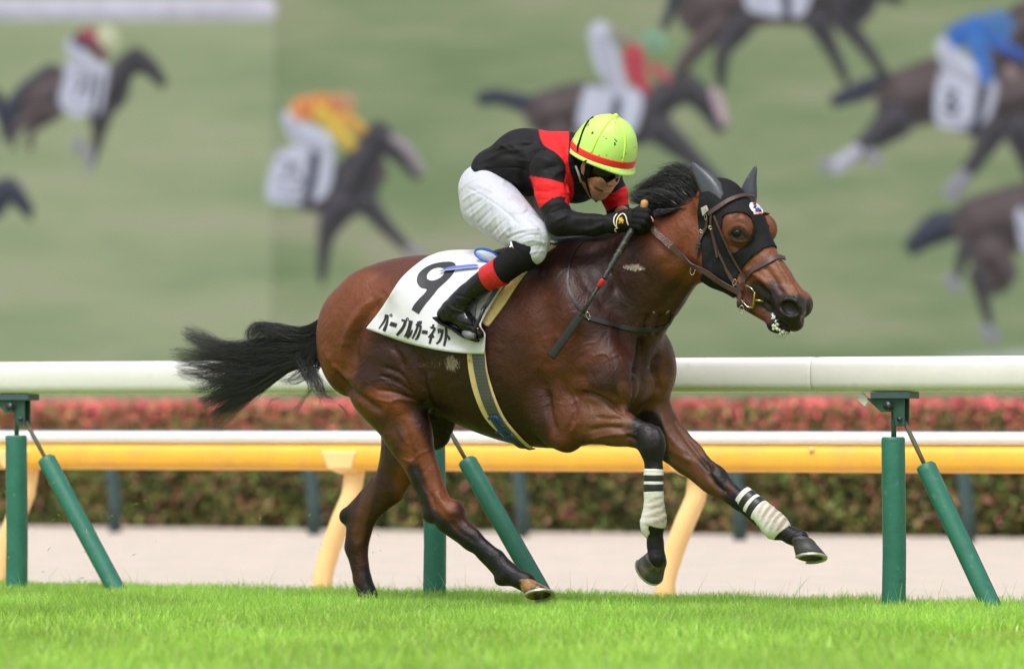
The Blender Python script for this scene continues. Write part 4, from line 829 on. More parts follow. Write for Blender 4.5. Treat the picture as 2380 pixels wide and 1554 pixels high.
# ---- racing hood with ear covers
hood = empty('racing_hood', tuple(LW(1680, 560, .02)), 'black mesh racing hood with grey rubber ears over the horse head', 'hood')
HOODM = mk('black_mesh_fabric', srgb(25, 26, 29), .72, .2, var=.2, vscale=30, bump=.0012, bscale=420, sheen=0, col2=srgb(50, 48, 46), cscale=60, cth=(.6, .8))
hp = [(1629, 450), (1624, 488), (1625, 527), (1630, 565), (1633, 603), (1634, 635), (1630, 652), (1660, 680), (1700, 705), (1709, 686), (1712, 644), (1728, 619), (1750, 595), (1776, 577), (1808, 569), (1860, 580), (1850, 400), (1700, 380), (1640, 400)]
eh = Z('H', (900, 490), (925, 470), (960, 460), (1000, 457), (1030, 460), (1065, 470), (1095, 490), (1115, 520), (1123, 555), (1118, 610), (1100, 650), (1070, 690), (1010, 740), (985, 750), (965, 752), (945, 740), (930, 720), (910, 680), (897, 640), (893, 570))
shell('hood_fabric', hp, [eh], .003, .0035, HOODM, hood, mirror=True, box=(1560, 1900))
hw2, hq2 = None, None
EARM = mk('grey_rubber', srgb(64, 68, 75), .38, .5, var=.12, vscale=30, bump=.001, bscale=60, col2=srgb(112, 100, 84), cscale=50, cth=(.68, .74))
def ear(rows, w, lean, parent):
    mb = MB(); n = 16; V = []
    q = rsp(rows, 18)
    for i, (x, y, r, dw) in enumerate(q):
        C0 = L(x, y, w + dw); T = L(*q[min(i + 1, 17)][:2], w) - L(*q[max(i - 1, 0)][:2], w); T /= np.linalg.norm(T); side = np.array((T[2], 0, -T[0])); B = np.cross(T, side)
        for k in range(n):
            a = 2 * math.pi * k / n; f = 1 - .28 * math.exp(-((a - math.pi / 2) / .7) ** 2)       # a fold down the front
            V.append(C0 + (side * math.cos(a) * r * 1.22 * f + B * math.sin(a) * r * .95 * f) * PX)
    Fc = [(i * n + k, i * n + (k + 1) % n, (i + 1) * n + (k + 1) % n, (i + 1) * n + k) for i in range(17) for k in range(n)] + [tuple(range(17 * n, 18 * n))]
    return mesh('ear_cover', l2w(np.array(V)), Fc, EARM, parent)
ear([(1668, 478, 27, 0), (1662, 462, 27, 0), (1652, 440, 23.5, 0), (1636, 416, 17.5, 0), (1621, 397, 11, 0), (1611, 382, 5, 0), (1608, 377, 1, 0)], .075, 0, hood)
ear([(1734, 470, 20, 0), (1739, 450, 18, 0), (1744, 427, 13, 0), (1750, 407, 8, 0), (1755, 391, 4, 0), (1757, 384, .8, 0)], -.05, 0, hood)
# ---- eye
EYEM = mk('horse_eye', (.005, .004, .004, 1), .08, .35)
def ball(name, c, r, mat, parent, sc=(1, 1, 1), seg=20):
    mb = MB(); V = [(0, 0, 1)]; 
    for i in range(1, seg // 2):
        th = math.pi * i / (seg // 2)
        for k in range(seg): V.append((math.sin(th) * math.cos(2 * math.pi * k / seg), math.sin(th) * math.sin(2 * math.pi * k / seg), math.cos(th)))
    V.append((0, 0, -1)); m = seg // 2 - 1; Fc = [(0, 1 + k, 1 + (k + 1) % seg) for k in range(seg)]
    Fc += [(1 + i * seg + k, 1 + i * seg + (k + 1) % seg, 1 + (i + 1) * seg + (k + 1) % seg, 1 + (i + 1) * seg + k) for i in range(m - 1) for k in range(seg)]
    Fc += [(1 + (m - 1) * seg + (k + 1) % seg, 1 + (m - 1) * seg + k, len(V) - 1) for k in range(seg)]
    mb.add([(c[0] + v[0] * r * sc[0], c[1] + v[1] * r * sc[1], c[2] + v[2] * r * sc[2]) for v in V], Fc); return mb.build(name, mat, parent)
pe = drape(1716, 541, [hbvh], 0)[0]
ball('eye', pe + (pe - CAMP).normalized() * .013, .0235, EYEM, horse, sc=(1.1, .9, .82))
LIDM = mk('eyelid_skin', srgb(44, 40, 42), .5, .4)
ribbon([(1697, 543), (1704, 533), (1716, 529), (1729, 535), (1738, 550)], [1.5, 3.5, 4.5, 3.5, 1.5], [hbvh], .004, .004, name='eyelid', mat=LIDM, parent=horse)
ribbon([(1698, 545), (1706, 552), (1716, 554), (1728, 554), (1739, 551)], [1, 2.5, 2.5, 2.5, 1], [hbvh], .002, .003, name='eyelid', mat=LIDM, parent=horse)
# ---- foam at the lips
FO = mk('white_lather', (.74, .74, .68, 1), .5, .5, var=.1, vscale=200, bump=.002, bscale=300, col2=(.5, .5, .3, 1), cscale=40)
mb = MB()
for x, y, r in [(1232, 1130, 26), (1262, 1160, 22), (1285, 1210, 20), (1245, 1270, 30), (1290, 1300, 34), (1250, 1310, 26), (1330, 1330, 30), (1380, 1360, 28), (1430, 1380, 24), (1470, 1375, 22), (1350, 1380, 22), (1400, 1400, 20), (1310, 1250, 20), (1225, 1165, 16), (1500, 1370, 14)]:
    a, b = Z('D', (x, y))[0]; r0 = drape(a, b, [hbvh], 0); p = r0[0] if r0 else LW(a, b, .07)
    for k in range(5):
        d = Vector(RNG.normal(size=3)) * r / 6.2 * PX * .35; c0 = p + d; rr = r / 6.2 * PX * RNG.uniform(.6, 1.05)
        V = [(0, 0, 1), (.9, 0, .3), (0, .9, .3), (-.9, 0, .3), (0, -.9, .3), (.6, .6, -.5), (-.6, .6, -.5), (-.6, -.6, -.5), (.6, -.6, -.5), (0, 0, -1)]
        mb.add([c0 + Vector(v) * rr for v in V], [(0, 1, 2), (0, 2, 3), (0, 3, 4), (0, 4, 1), (1, 5, 2), (2, 6, 3), (3, 7, 4), (4, 8, 1), (5, 6, 2), (6, 7, 3), (7, 8, 4), (8, 5, 1), (5, 9, 6), (6, 9, 7), (7, 9, 8), (8, 9, 5)])
mb.build('lather', FO, horse, subd=0)

# ---- hair
def strands(A, B, n, w0, w1, frizz, rad, cut=(.75, 1.0), seg=16, skew=1.0, wv=0.0):
    A = rsp(A, seg); B = rsp(B, seg); V = []; m = 3; out = []
    for i in range(n):
        v = RNG.random() ** skew; cl = min(1, max(0, round(v * 17 + RNG.normal(0, .12)) / 17)); L_ = RNG.uniform(*cut); u = np.linspace(0, L_ * (seg - 1), seg); f = np.linspace(0, 1, seg)
        mix = cl + (v - cl) * (1 - f * .72)
        a = np.stack([np.interp(u, np.arange(seg), A[:, j]) for j in (0, 1)], 1); b = np.stack([np.interp(u, np.arange(seg), B[:, j]) for j in (0, 1)], 1)
        P = a * (1 - mix[:, None]) + b * mix[:, None]; ph = RNG.uniform(0, 6.28, 4); fr = frizz * RNG.uniform(.4, 1.4)
        amp = f ** 1.3
        P[:, 0] += amp * fr * (np.sin(f * RNG.uniform(4, 11) + ph[0]) + .5 * np.sin(f * RNG.uniform(14, 26) + ph[1])) + wv * np.sin(f * 6 + ph[3]) * f
        P[:, 1] += amp * fr * (np.sin(f * RNG.uniform(4, 11) + ph[2]) + .5 * np.sin(f * RNG.uniform(14, 26) + ph[3]))
        hsh = math.sin(cl * 91.7) * 3.1; P[:, 0] += (frizz * .7) * np.sin(f * 6.5 + hsh) * f; P[:, 1] += frizz * np.sin(f * 8.5 + hsh * 2) * f; w = w0 + (w1 - w0) * f + RNG.normal(0, .016) + .012 * np.sin(f * 6 + ph[1]) * f
        out.append((P, w, rad * RNG.uniform(.6, 1.3)))
    return out
def hair_mesh(name, sts, mat, parent):
    Vs = []; Fs = []; b = 0; Cc = []
    for P, w, r in sts:
        X = np.array([L(p[0], p[1], ww) for p, ww in zip(P, w)]); X = l2w(X); n = len(X); T = np.gradient(X, axis=0); T /= np.linalg.norm(T, axis=1)[:, None] + 1e-12
        u = np.cross(T, (0, 1, 0)); u /= np.linalg.norm(u, axis=1)[:, None] + 1e-12; v = np.cross(T, u); rr = (r * PX * (1 - .75 * np.linspace(0, 1, n) ** 2))[:, None]
        Vs.append(np.stack((X + u * rr, X - .5 * u * rr + .87 * v * rr, X - .5 * u * rr - .87 * v * rr), 1).reshape(-1, 3))
        i = np.arange(n - 1)[:, None] * 3 + b
        for k in range(3): Fs.append(i + [k, (k + 1) % 3, 3 + (k + 1) % 3, 3 + k])
        b += 3 * n
    return mesh(name, np.vstack(Vs), np.vstack(Fs), mat, parent)
HAIR = mk('black_hair', (.042, .041, .047, 1), .40, .5, var=.3, vscale=20)
TT = lambda *p: Z('T', *p)
root = (768, 722)
sts = []
sts += strands([(775, 718)] + TT((1600, 310), (1350, 290), (1130, 250), (990, 290), (940, 390), (1000, 540)), [(772, 740)] + TT((1650, 420), (1450, 430), (1250, 400), (1150, 380), (1050, 420), (1060, 500)), 620, 0, .05, 6, .55, (.6, 1.05))
sts += strands([(772, 740)] + TT((1650, 430), (1300, 420), (1000, 480), (700, 480), (450, 350), (280, 300)), [(768, 790)] + TT((1600, 560), (1200, 600), (900, 620), (600, 620), (400, 520), (250, 420)), 1000, 0, .06, 8, .44, (.62, 1.08), wv=3)
sts += strands([(770, 760)] + TT((1600, 500), (1200, 560), (850, 600), (500, 560), (300, 560), (140, 560)), [(762, 830)] + TT((1500, 720), (1150, 860), (800, 900), (550, 900), (350, 880), (190, 850)), 1500, 0, .05, 9, .44, (.6, 1.08), wv=3)
sts += strands([(766, 800)] + TT((1500, 640), (1150, 760), (850, 860), (600, 900), (420, 960), (300, 960)), [(758, 840)] + TT((1480, 760), (1250, 900), (1050, 1040), (850, 1180), (700, 1290), (600, 1400)), 1900, 0, .04, 7, .55, (.62, 1.05), skew=.85)
sts += strands([(764, 820)] + TT((1450, 760), (1150, 930), (950, 1100), (780, 1220), (640, 1360), (460, 1430)), [(760, 840)] + TT((1480, 790), (1200, 960), (1000, 1110), (840, 1240), (700, 1390), (560, 1530)), 90, 0, .02, 6, .5, (.7, 1.0))
sts += strands([(768, 760)] + TT((1650, 500), (1480, 640), (1560, 800), (1660, 950), (1760, 1080), (1960, 1110)), [(756, 800)] + TT((1740, 620), (1700, 760), (1760, 860), (1820, 940), (1880, 1040), (1960, 1090)), 330, .02, .06, 9, .42, (.5, 1.08))
sts += strands([(766, 800)] + TT((1600, 700), (1520, 780), (1400, 870), (1300, 880), (1250, 900)), [(764, 830)] + TT((1700, 860), (1600, 900), (1500, 940), (1380, 920), (1280, 930)), 130, .0, .04, 5, .5, (.5, 1.0))
for a in (((1650, 960), (1560, 1130), (1480, 1230), (1300, 1240), (1180, 1300), (1110, 1450)), ((1700, 900), (1600, 1080), (1450, 1040), (1300, 930)), ((1780, 1000), (1760, 1200), (1700, 1350), (1600, 1450), (1400, 1390)), ((1960, 1150), (2040, 1240), (2090, 1350), (2090, 1450)), ((1500, 1180), (1460, 1300), (1470, 1400)), ((1300, 1090), (1200, 1130), (1180, 1250)), ((1650, 1000), (1500, 1220), (1340, 1320)), ((900, 1180), (760, 1340), (640, 1460), (520, 1540))):
    g = TT(*a); sts += strands(g, [(x + 9, y + 5) for x, y in g], 7, .02, .05, 5, .26, (.7, 1.0))
hair_mesh('tail', sts, HAIR, horse)
HH = lambda *p: Z('H', *p)
sts = []
sts += strands([(1648, 447), (1618, 406), (1585, 393), (1550, 396), (1520, 412), (1488, 432)], [(1590, 480), (1560, 450), (1530, 434), (1505, 436), (1480, 444), (1458, 452)], 800, -.01, .03, 6, .46, (.4, 1.1), wv=3)
sts += strands([(1654, 440), (1634, 409), (1612, 391), (1590, 384), (1572, 384), (1556, 390)], [(1632, 455), (1605, 420), (1580, 395), (1556, 385), (1535, 388), (1515, 398)], 330, -.01, .02, 7, .42, (.4, 1.1))
sts += strands([(1604, 476), (1570, 452), (1540, 440), (1515, 440), (1490, 448), (1466, 452)], [(1526, 502), (1512, 488), (1500, 480), (1490, 474), (1480, 468), (1468, 466)], 900, .0, .07, 5, .48, (.5, 1.1))
sts += strands([(1600, 486)] + HH((600, 420), (520, 440), (440, 470), (400, 480), (395, 500)), [(1540, 500)] + HH((430, 440), (400, 440), (390, 460), (385, 480), (380, 490)), 250, .04, .10, 2, .5, (.6, 1.0))
sts += strands([(1450, 535), (1400, 545), (1350, 552), (1310, 556), (1288, 560)], [(1440, 552), (1400, 565), (1360, 572), (1320, 572), (1286, 574)], 500, .03, .05, 3, .6, (.5, 1.0))
sts += strands([(1480, 520), (1440, 520), (1400, 530), (1370, 545), (1350, 556)], [(1470, 545), (1440, 552), (1410, 560), (1380, 566), (1350, 570)], 300, .03, .05, 3, .6, (.5, 1.0))
hair_mesh('mane', sts, HAIR, horse)
mb = MB()
for k in range(26):                                    # whiskers on the chin
    x = 1165 + k * 10 + RNG.uniform(-8, 8); y = 1200 + min(k, 14) * 15; a, b = Z('D', (x, y))[0]; p = LW(a, b, .06); d = Vector((-.012 * (1 - k / 26) - .002, -.002, -.010 * (k / 26) - .003))
    mb.tube([p, p + d * .6 + Vector((0, 0, .001)), p + d * 1.3], [.0003, .00025, .0001], seg=3)
mb.build('whiskers', HAIR, horse)

# ---- leg bandages
BAND = mk('white_leg_wrap', (.66, .66, .60, 1), .75, .3, var=.08, vscale=30, bump=.0016, bscale=90, attr='Col')
TAPE = mk('black_tape', (.02, .02, .022, 1), .4, .5)
def bandage(axis, rad, w, black, flare, label):
    q = rsp([(a, b, r, ww) for (a, b), r, ww in zip(axis, rad, w)], 44); n = 24; V = []; C = []; m = len(q)
    for i, (x, y, r, ww) in enumerate(q):
        C0 = L(x, y, ww); T = L(*q[min(i + 1, m - 1)][:2], ww) - L(*q[max(i - 1, 0)][:2], ww); T /= np.linalg.norm(T); side = np.array((T[2], 0, -T[0])); B = np.cross(T, side)
        rr = r * (1 + .018 * math.sin(i * 2.1) + .012 * math.sin(i * 5.3)) * (1 if 0 < i < m - 1 else .97)
        for k in range(n):
            a = 2 * math.pi * k / n; sh = flare * math.cos(a) * max(0, (i / (m - 1) - .8) / .2) * PX
            P = C0 + (side * math.cos(a) * rr + B * math.sin(a) * rr * .82) * PX + T * sh; V.append(P)
            f = i / (m - 1); dirt = max(0, math.sin(a * 1.0 + 5.2)) * max(0, min(1, (f - .35) * 4)) * (.5 + .5 * RNG.random()) * (.55 + .45 * math.sin(i * 1.3 + 3 * a)); dirt = min(.85, max(0, dirt * 1.7))
            C.append(np.array((.70, .70, .63)) * (1 - dirt) + np.array((.28, .19, .12)) * dirt)
    Fc = [(i * n + k, i * n + (k + 1) % n, (i + 1) * n + (k + 1) % n, (i + 1) * n + k) for i in range(m - 1) for k in range(n)]
    o = mesh('leg_bandage', l2w(np.array(V)), Fc, BAND, None, colors=np.array(C)); sm = o.modifiers.new('thickness', 'SOLIDIFY'); sm.thickness = .002; sm.offset = -1
    for f0, f1 in black:
        a, b = int(f0 * (m - 1)), max(int(f0 * (m - 1)) + 1, int(round(f1 * (m - 1)))); V2 = []
        for i in range(a, b + 1):
            c0 = np.mean(V[i * n:(i + 1) * n], 0)
            for k in range(n): V2.append(c0 + (V[i * n + k] - c0) * 1.045)
        F2 = [(i * n + k, i * n + (k + 1) % n, (i + 1) * n + (k + 1) % n, (i + 1) * n + k) for i in range(b - a) for k in range(n)]
        t_ = mesh('tape_band', l2w(np.array(V2)), F2, TAPE, o); sm = t_.modifiers.new('thickness', 'SOLIDIFY'); sm.thickness = .001
    return tag(o, label, 'leg bandage', 'white bandages on the front legs')
bandage([(1519, 1089), (1519, 1136), (1520, 1171), (1519.5, 1207), (1516, 1222), (1522, 1236)], [22.5, 22.5, 23.5, 30, 28, 22.5], [.18, .18, .175, .17, .17, .165], [(.095, .185), (.25, .34)], 7, 'dirty white bandage with two black bands on the bent near foreleg')
bandage([(1725, 1151), (1749, 1173), (1780, 1200), (1804, 1224), (1820, 1239)], [24, 26, 28, 31, 24], [-.128, -.126, -.122, -.12, -.12], [(.11, .21), (.29, .39)], -6, 'dirty white bandage with two black bands on the outstretched far foreleg')

# ---- saddle cloth, draped over the back
def coons(top, right, bottom, left, nu, nv):
    T, Rr, B, Lf = rsp(top, nu), rsp(right, nv), rsp(bottom, nu), rsp(left, nv); G = np.zeros((nv, nu, 2))
    for j in range(nv):
        v = j / (nv - 1)
        for i in range(nu):
            u = i / (nu - 1)
            G[j, i] = (1 - v) * T[i] + v * B[i] + (1 - u) * Lf[j] + u * Rr[j] - ((1 - u) * (1 - v) * T[0] + u * (1 - v) * T[-1] + (1 - u) * v * B[0] + u * v * B[-1])
    return G
def cloth(name, G, off, th, mat, parent, wave=None, over=True, smooth_it=6, colf=None):
    nv, nu = G.shape[:2]; P = np.zeros((nv, nu, 3)); ok = np.zeros((nv, nu), bool)
    for j in range(nv):
        for i in range(nu):
            r = drape(G[j, i, 0], G[j, i, 1], [hbvh], 0)
            if r: P[j, i] = r[0]; ok[j, i] = True
    for i in range(nu):                                # rows above the skyline: take the last hit and lay them along the spine
        js = np.where(ok[:, i])[0]
        for j in range(nv):
            if not ok[j, i]:
                k = js[np.argmin(abs(js - j))] if len(js) else 0; x = P[k, i]; P[j, i] = (x[0] + (G[j, i, 0] - G[k, i, 0]) * PX, x[1] + .03 * (abs(k - j)), x[2] - (G[j, i, 1] - G[k, i, 1]) * PX * .3)
    def w2l(X):
        dx = X[..., 0] - XA; dy = X[..., 1] - Y0; return np.stack((dx * c_ - dy * s_, -dx * s_ - dy * c_, X[..., 2]), -1)
    Q = w2l(P)
    for _ in range(smooth_it):
        Q[1:-1, 1:-1] = .5 * Q[1:-1, 1:-1] + .125 * (Q[:-2, 1:-1] + Q[2:, 1:-1] + Q[1:-1, :-2] + Q[1:-1, 2:])
    n_ = np.array((0, 1, .35)); n_ /= np.linalg.norm(n_); Q = Q + n_ * off
    if wave is not None:
        Q[..., 1] += wave(G)
    if over:                                           # the other half lies over the far side
        back = Q[1:].copy(); back[..., 1] = np.minimum(-back[..., 1], -.0); top = Q[0].copy(); 
        mid = Q[0].copy(); mid[:, 1] = 0; mid[:, 2] = Q[0][:, 2] + .008
        Qf = np.concatenate((back[::-1], np.stack((Q[0] * (1, -1, 1), mid, Q[0]), 0), Q[1:]), 0)
    else: Qf = Q
    m = Qf.shape[0]; V = l2w(Qf.reshape(-1, 3)); idx = np.arange(m * nu).reshape(m, nu)
    Fq = np.stack((idx[:-1, :-1], idx[:-1, 1:], idx[1:, 1:], idx[1:, :-1]), -1).reshape(-1, 4)
    o = mesh(name, V, Fq, mat, parent); sm = o.modifiers.new('thickness', 'SOLIDIFY'); sm.thickness = th; sm.offset = 0
    return o, BVHTree.FromPolygons([tuple(v) for v in V], [tuple(int(i) for i in f) for f in Fq])
CLOTH = mk('white_number_cloth', (.70, .70, .74, 1), .8, .25, var=.03, vscale=8, bump=.0008, bscale=500, col2=(.60, .58, .50, 1), cscale=7, cth=(.66, .85))
top = [(1024, 591), (1051, 589), (1090, 588), (1140, 590), (1200, 584), (1250, 578), (1284, 572)]
left = [(1024, 591), (990, 606), (946, 643), (913, 687), (886, 727), (859, 767)]
bot = [(859, 767), (916, 788), (966, 804), (1034, 818), (1084, 824), (1131, 826)]
right = [(1280, 574), (1238, 606), (1186, 655), (1150, 712), (1128, 756), (1135, 790), (1131, 826)]
sc_ = empty('saddle_cloth', tuple(LW(1080, 700, .28)), 'white saddle cloth printed with a big black 9 and the horse name', 'saddle cloth')
G1 = coons(top, right, bot, left, 60, 50)
def wav(G): 
    x, y = G[..., 0], G[..., 1]
    return .006 * np.sin((x - .6 * y) / 27) * np.clip((y - 600) / 100, 0, 1) + .004 * np.sin((x + .8 * y) / 17) * np.clip((x - 1040) / 60, 0, 1) + .0 * np.sin((x - .5 * y) / 34) * np.clip((y - 600) / 100, 0, 1) + .012 * np.clip((y - 740) / 90, 0, 1) + .010 * np.exp(-((x - 1120) ** 2 + (y - 770) ** 2) / 1200) * np.sin(x / 5 + y / 9)
cl, cbvh = cloth('cloth', G1, .019, .003, CLOTH, sc_, wav)
PAD = mk('tan_foam_pad', srgb(222, 196, 140), .7, .3, var=.12, vscale=30, bump=.001, bscale=200, col2=srgb(150, 120, 70), cscale=14, cth=(.58, .75))
pad = empty('saddle_pad', tuple(LW(1190, 660, .28)), 'tan foam pad edging out in front of the white saddle cloth', 'pad')
padG = coons([(1240, 585), (1262, 578), (1290, 574)], [(1290, 574), (1248, 606), (1208, 655), (1170, 714), (1136, 760)], [(1120, 748), (1128, 756), (1136, 760)], [(1240, 585), (1200, 636), (1158, 690), (1120, 748)], 16, 40)
cloth('pad_sheet', padG, .004, .010, PAD, pad, None)
def print_strokes(strokes, mat, name, parent, off=.0026):
    for pts, wd_ in strokes: pass
INK = mk('black_print', (.022, .022, .025, 1), .55, .4)
INKN = mk('charcoal_number_print', srgb(46, 47, 50), .5, .45)
def flat_print(name, polys, bvhs, mat, parent, off=.0035, step=5.0):   # filled outlines laid on the cloth (triangulated, subdivided)
    mb = MB()
    for poly, holes in polys:
        lo = np.min(poly, 0); hi = np.max(poly, 0); nx = max(2, int((hi[0] - lo[0]) / step)); ny = max(2, int((hi[1] - lo[1]) / step))
        import bmesh
        bm = bmesh.new(); loops = []
        for lp in [poly] + holes:
            vs = [bm.verts.new((p[0], p[1], 0)) for p in lp]; loops += [bm.edges.new((vs[i], vs[(i + 1) % len(vs)])) for i in range(len(vs))]
        bmesh.ops.triangle_fill(bm, edges=loops, use_beauty=True)
        for k in range(1, nx): bmesh.ops.bisect_plane(bm, geom=bm.verts[:] + bm.edges[:] + bm.faces[:], plane_co=(lo[0] + (hi[0] - lo[0]) * k / nx, 0, 0), plane_no=(1, 0, 0))
        for k in range(1, ny): bmesh.ops.bisect_plane(bm, geom=bm.verts[:] + bm.edges[:] + bm.faces[:], plane_co=(0, lo[1] + (hi[1] - lo[1]) * k / ny, 0), plane_no=(0, 1, 0))
        bm.verts.index_update(); V = []
        for v in bm.verts:
            r = drape(v.co.x, v.co.y, bvhs, off); V.append(r[0] if r else WP(v.co.x, v.co.y, 24.6))
        mb.add(V, [tuple(v.index for v in f.verts) for f in bm.faces]); bm.free()
    return mb.build(name, mat, parent)
def thick(pts, w, n=None):                             # outline of a thick stroke with square ends
    q = rsp(pts, n or max(2, 6 * (len(pts) - 1))) if len(pts) > 2 else np.array(pts, float)
    T = np.gradient(q, axis=0); T /= np.linalg.norm(T, axis=1)[:, None]; N = np.stack((-T[:, 1], T[:, 0]), 1)
    ww = .46 * np.interp(np.linspace(0, 1, len(q)), np.linspace(0, 1, len(w)), w)[:, None] / 2 if isinstance(w, (list, tuple)) else w / 2
    return [tuple(p) for p in np.vstack((q + N * ww, (q - N * ww)[::-1]))]
A_ = lambda *p: Z('A', *p)
nine_o = rsp(A_((590, 710), (620, 650), (680, 580), (740, 520), (768, 470), (700, 450), (655, 400), (650, 340), (675, 280), (740, 220), (830, 175), (930, 152), (1030, 145), (1090, 155), (1115, 190), (1105, 240), (1070, 300), (1020, 355), (960, 410), (900, 465), (850, 530), (800, 590), (750, 650), (700, 720), (675, 762)), 110)
nine_i = rsp(A_((775, 350), (768, 315), (785, 275), (830, 235), (890, 215), (950, 218), (982, 240), (975, 280), (940, 325), (880, 358), (820, 368), (775, 350)), 36)[:-1]
flat_print('number_nine', [([tuple(p) for p in nine_o] , [[tuple(p) for p in nine_i]])], [cbvh], INKN, sc_)
k_ = [  # the katakana name, stroke by stroke
  thick(A_((290, 765), (265, 840), (200, 935)), [15, 11, 6]), thick(A_((312, 770), (295, 870), (258, 962)), [6, 14, 17]),
  thick(A_((333, 856), (412, 893)), 14.0) if False else A_((345, 852), (420, 873), (405, 920), (322, 897)),
  thick(A_((470, 830), (500, 838), (528, 845)), [10, 10, 10]), thick(A_((520, 840), (500, 900), (460, 960), (412, 1010)), [14, 15, 16, 12]),
  thick(A_((568, 835), (562, 900), (540, 970), (505, 1030)), [10, 12, 12, 8]), thick(A_((592, 840), (570, 930), (540, 1035)), [12, 13, 14]), thick(A_((535, 1040), (570, 1010), (600, 950)), [13, 12, 7]),
  thick(A_((640, 885), (705, 905)), [10, 10]), thick(A_((700, 900), (690, 960), (655, 1045), (632, 1060)), [12, 12, 14, 10]), thick(A_((672, 850), (655, 930), (625, 1000), (598, 1050)), [12, 12, 12, 8]), thick(A_((688, 842), (680, 878)), [7, 7]), thick(A_((708, 842), (698, 885)), [7, 7]),
  A_((718, 950), (785, 960), (778, 1002), (708, 990)),
  thick(A_((850, 885), (842, 915)), [11, 9]), thick(A_((812, 920), (872, 930)), [10, 10]), thick(A_((868, 925), (845, 975), (790, 1040)), [12, 12, 8]), thick(A_((838, 985), (820, 1050), (805, 1112)), [12, 12, 11]), thick(A_((840, 1010), (852, 1040)), [10, 10]),
  thick(A_((905, 935), (912, 990)), [7, 7]), thick(A_((928, 935), (932, 985)), [7, 7]), thick(A_((958, 945), (948, 1010), (925, 1075), (885, 1115)), [12, 12, 12, 9]),
  thick(A_((1000, 920), (998, 1030), (975, 1140)), [13, 13, 12]), thick(A_((1000, 1000), (1030, 1040), (1038, 1070)), [8, 11, 12])]
def sized(p): return p
flat_print('horse_name', [(p, []) for p in k_[:]], [cbvh], INK, sc_, step=6)
def ringpoly(c, r0, r1): 
    return ([(c[0] + r0 * math.cos(a), c[1] + r0 * math.sin(a)) for a in np.linspace(0, 2 * math.pi, 14, endpoint=False)], [[(c[0] + r1 * math.cos(a), c[1] + r1 * math.sin(a)) for a in np.linspace(0, 2 * math.pi, 10, endpoint=False)]])
flat_print('horse_name', [ringpoly(A_((345, 775))[0], 3.6, 1.5), ringpoly(A_((540, 820))[0], 3.6, 1.5)], [cbvh], INK, sc_, step=20)

# ---- girth: tan pad, ribbed grey webbing, blue buckle strap
girth = empty('girth', tuple(LW(1160, 930, .28)), 'ribbed dark grey girth over a tan pad with a blue buckle strap', 'girth')
ribbon([(1106, 800), (1112, 860), (1128, 920), (1152, 970), (1190, 1010), (1232, 1040)], [46, 52, 54, 54, 46, 24], [hbvh], .003, .008, name='girth_pad', mat=PAD, parent=girth, n=40)
WEB = mk('grey_elastic_web', srgb(72, 74, 74), .7, .3)
nn_, ll_ = WEB.node_tree.nodes, WEB.node_tree.links
uvn = nn_.new('ShaderNodeTexCoord'); wv_ = nn_.new('ShaderNodeTexWave'); wv_.wave_type = 'BANDS'; wv_.bands_direction = 'Z'; wv_.inputs['Scale'].default_value = 55; wv_.inputs['Distortion'].default_value = .4
ll_.new(uvn.outputs['Object'], wv_.inputs[0]); rp = nn_.new('ShaderNodeValToRGB'); rp.color_ramp.elements[0].color = srgb(40, 42, 42); rp.color_ramp.elements[1].color = srgb(112, 114, 112); ll_.new(wv_.outputs['Fac'], rp.inputs[0]); ll_.new(rp.outputs[0], nn_['Principled BSDF'].inputs['Base Color'])
ribbon([(1113, 806), (1119, 860), (1134, 920), (1157, 970), (1192, 1010), (1232, 1043)], [33, 33, 33, 32, 28, 14], [hbvh], .012, .004, name='girth_web', mat=WEB, parent=girth, n=44)
BLUE = mk('blue_leather', srgb(38, 72, 122), .5, .4, var=.2, vscale=60)
ribbon([(1150, 968), (1166, 990), (1190, 1012), (1226, 1040)], [14, 13, 12, 10], [hbvh], .018, .004, name='buckle_strap', mat=BLUE, parent=girth)
ribbon([(1141, 965), (1158, 962), (1170, 972)], [8, 9, 6], [hbvh], .022, .004, name='strap_loop', mat=BLUE, parent=girth)
ribbon([(1158, 996), (1182, 990)], [8, 8], [hbvh], .023, .003, name='strap_loop', mat=BLUE, parent=girth, n=6); ribbon([(1170, 1008), (1194, 1002)], [7, 7], [hbvh], .023, .003, name='strap_loop', mat=BLUE, parent=girth, n=6)
mb = MB(); mb.tube([Vector(tuple(LW(*p))) for p in [(1188, 1008, .26), (1210, 1034, .22), (1230, 1044, .15), (1243, 1042, .10)]], .0035, seg=6); mb.build('hanging_strap', BLKLEATHER, girth)

# ---- bridle
hoodb = bpy.data.objects[[o.name for o in bpy.data.objects if o.name.startswith('hood_fabric')][0]]
hm = hoodb.data; hoodbvh = BVHTree.FromPolygons([tuple(hoodb.matrix_world @ v.co) if False else tuple(v.co) for v in hm.vertices], [tuple(p.vertices) for p in hm.polygons])
HB2 = [hbvh, hoodbvh]
bri = empty('bridle', tuple(LW(1700, 600, .1)), 'brown leather bridle with D-shaped bit buckled over the black hood', 'bridle')
Hh = lambda *p: Z('H', *p)
rb = lambda name, pts, w, off=.006, th=.004, mat=None: ribbon(pts, w, HB2, off, th, name=name, mat=mat or LEATHER, parent=bri)
rb('browband', Hh((800, 465), (870, 420), (940, 375), (1010, 350), (1080, 337), (1128, 343)), [11, 11, 10, 10, 10, 9], .008, .006)
rb('noseband', Hh((1050, 970), (1065, 925), (1120, 880), (1200, 830), (1280, 795), (1325, 783), (1352, 795)), [13, 13, 13, 13, 13, 13, 12], .005, .005)
rb('cheek_strap', Hh((820, 450), (818, 520), (820, 570)), [6, 6, 6]); rb('cheek_strap', Hh((822, 560), (832, 620), (850, 690), (880, 770), (925, 870)), [9, 8, 7, 5, 5])
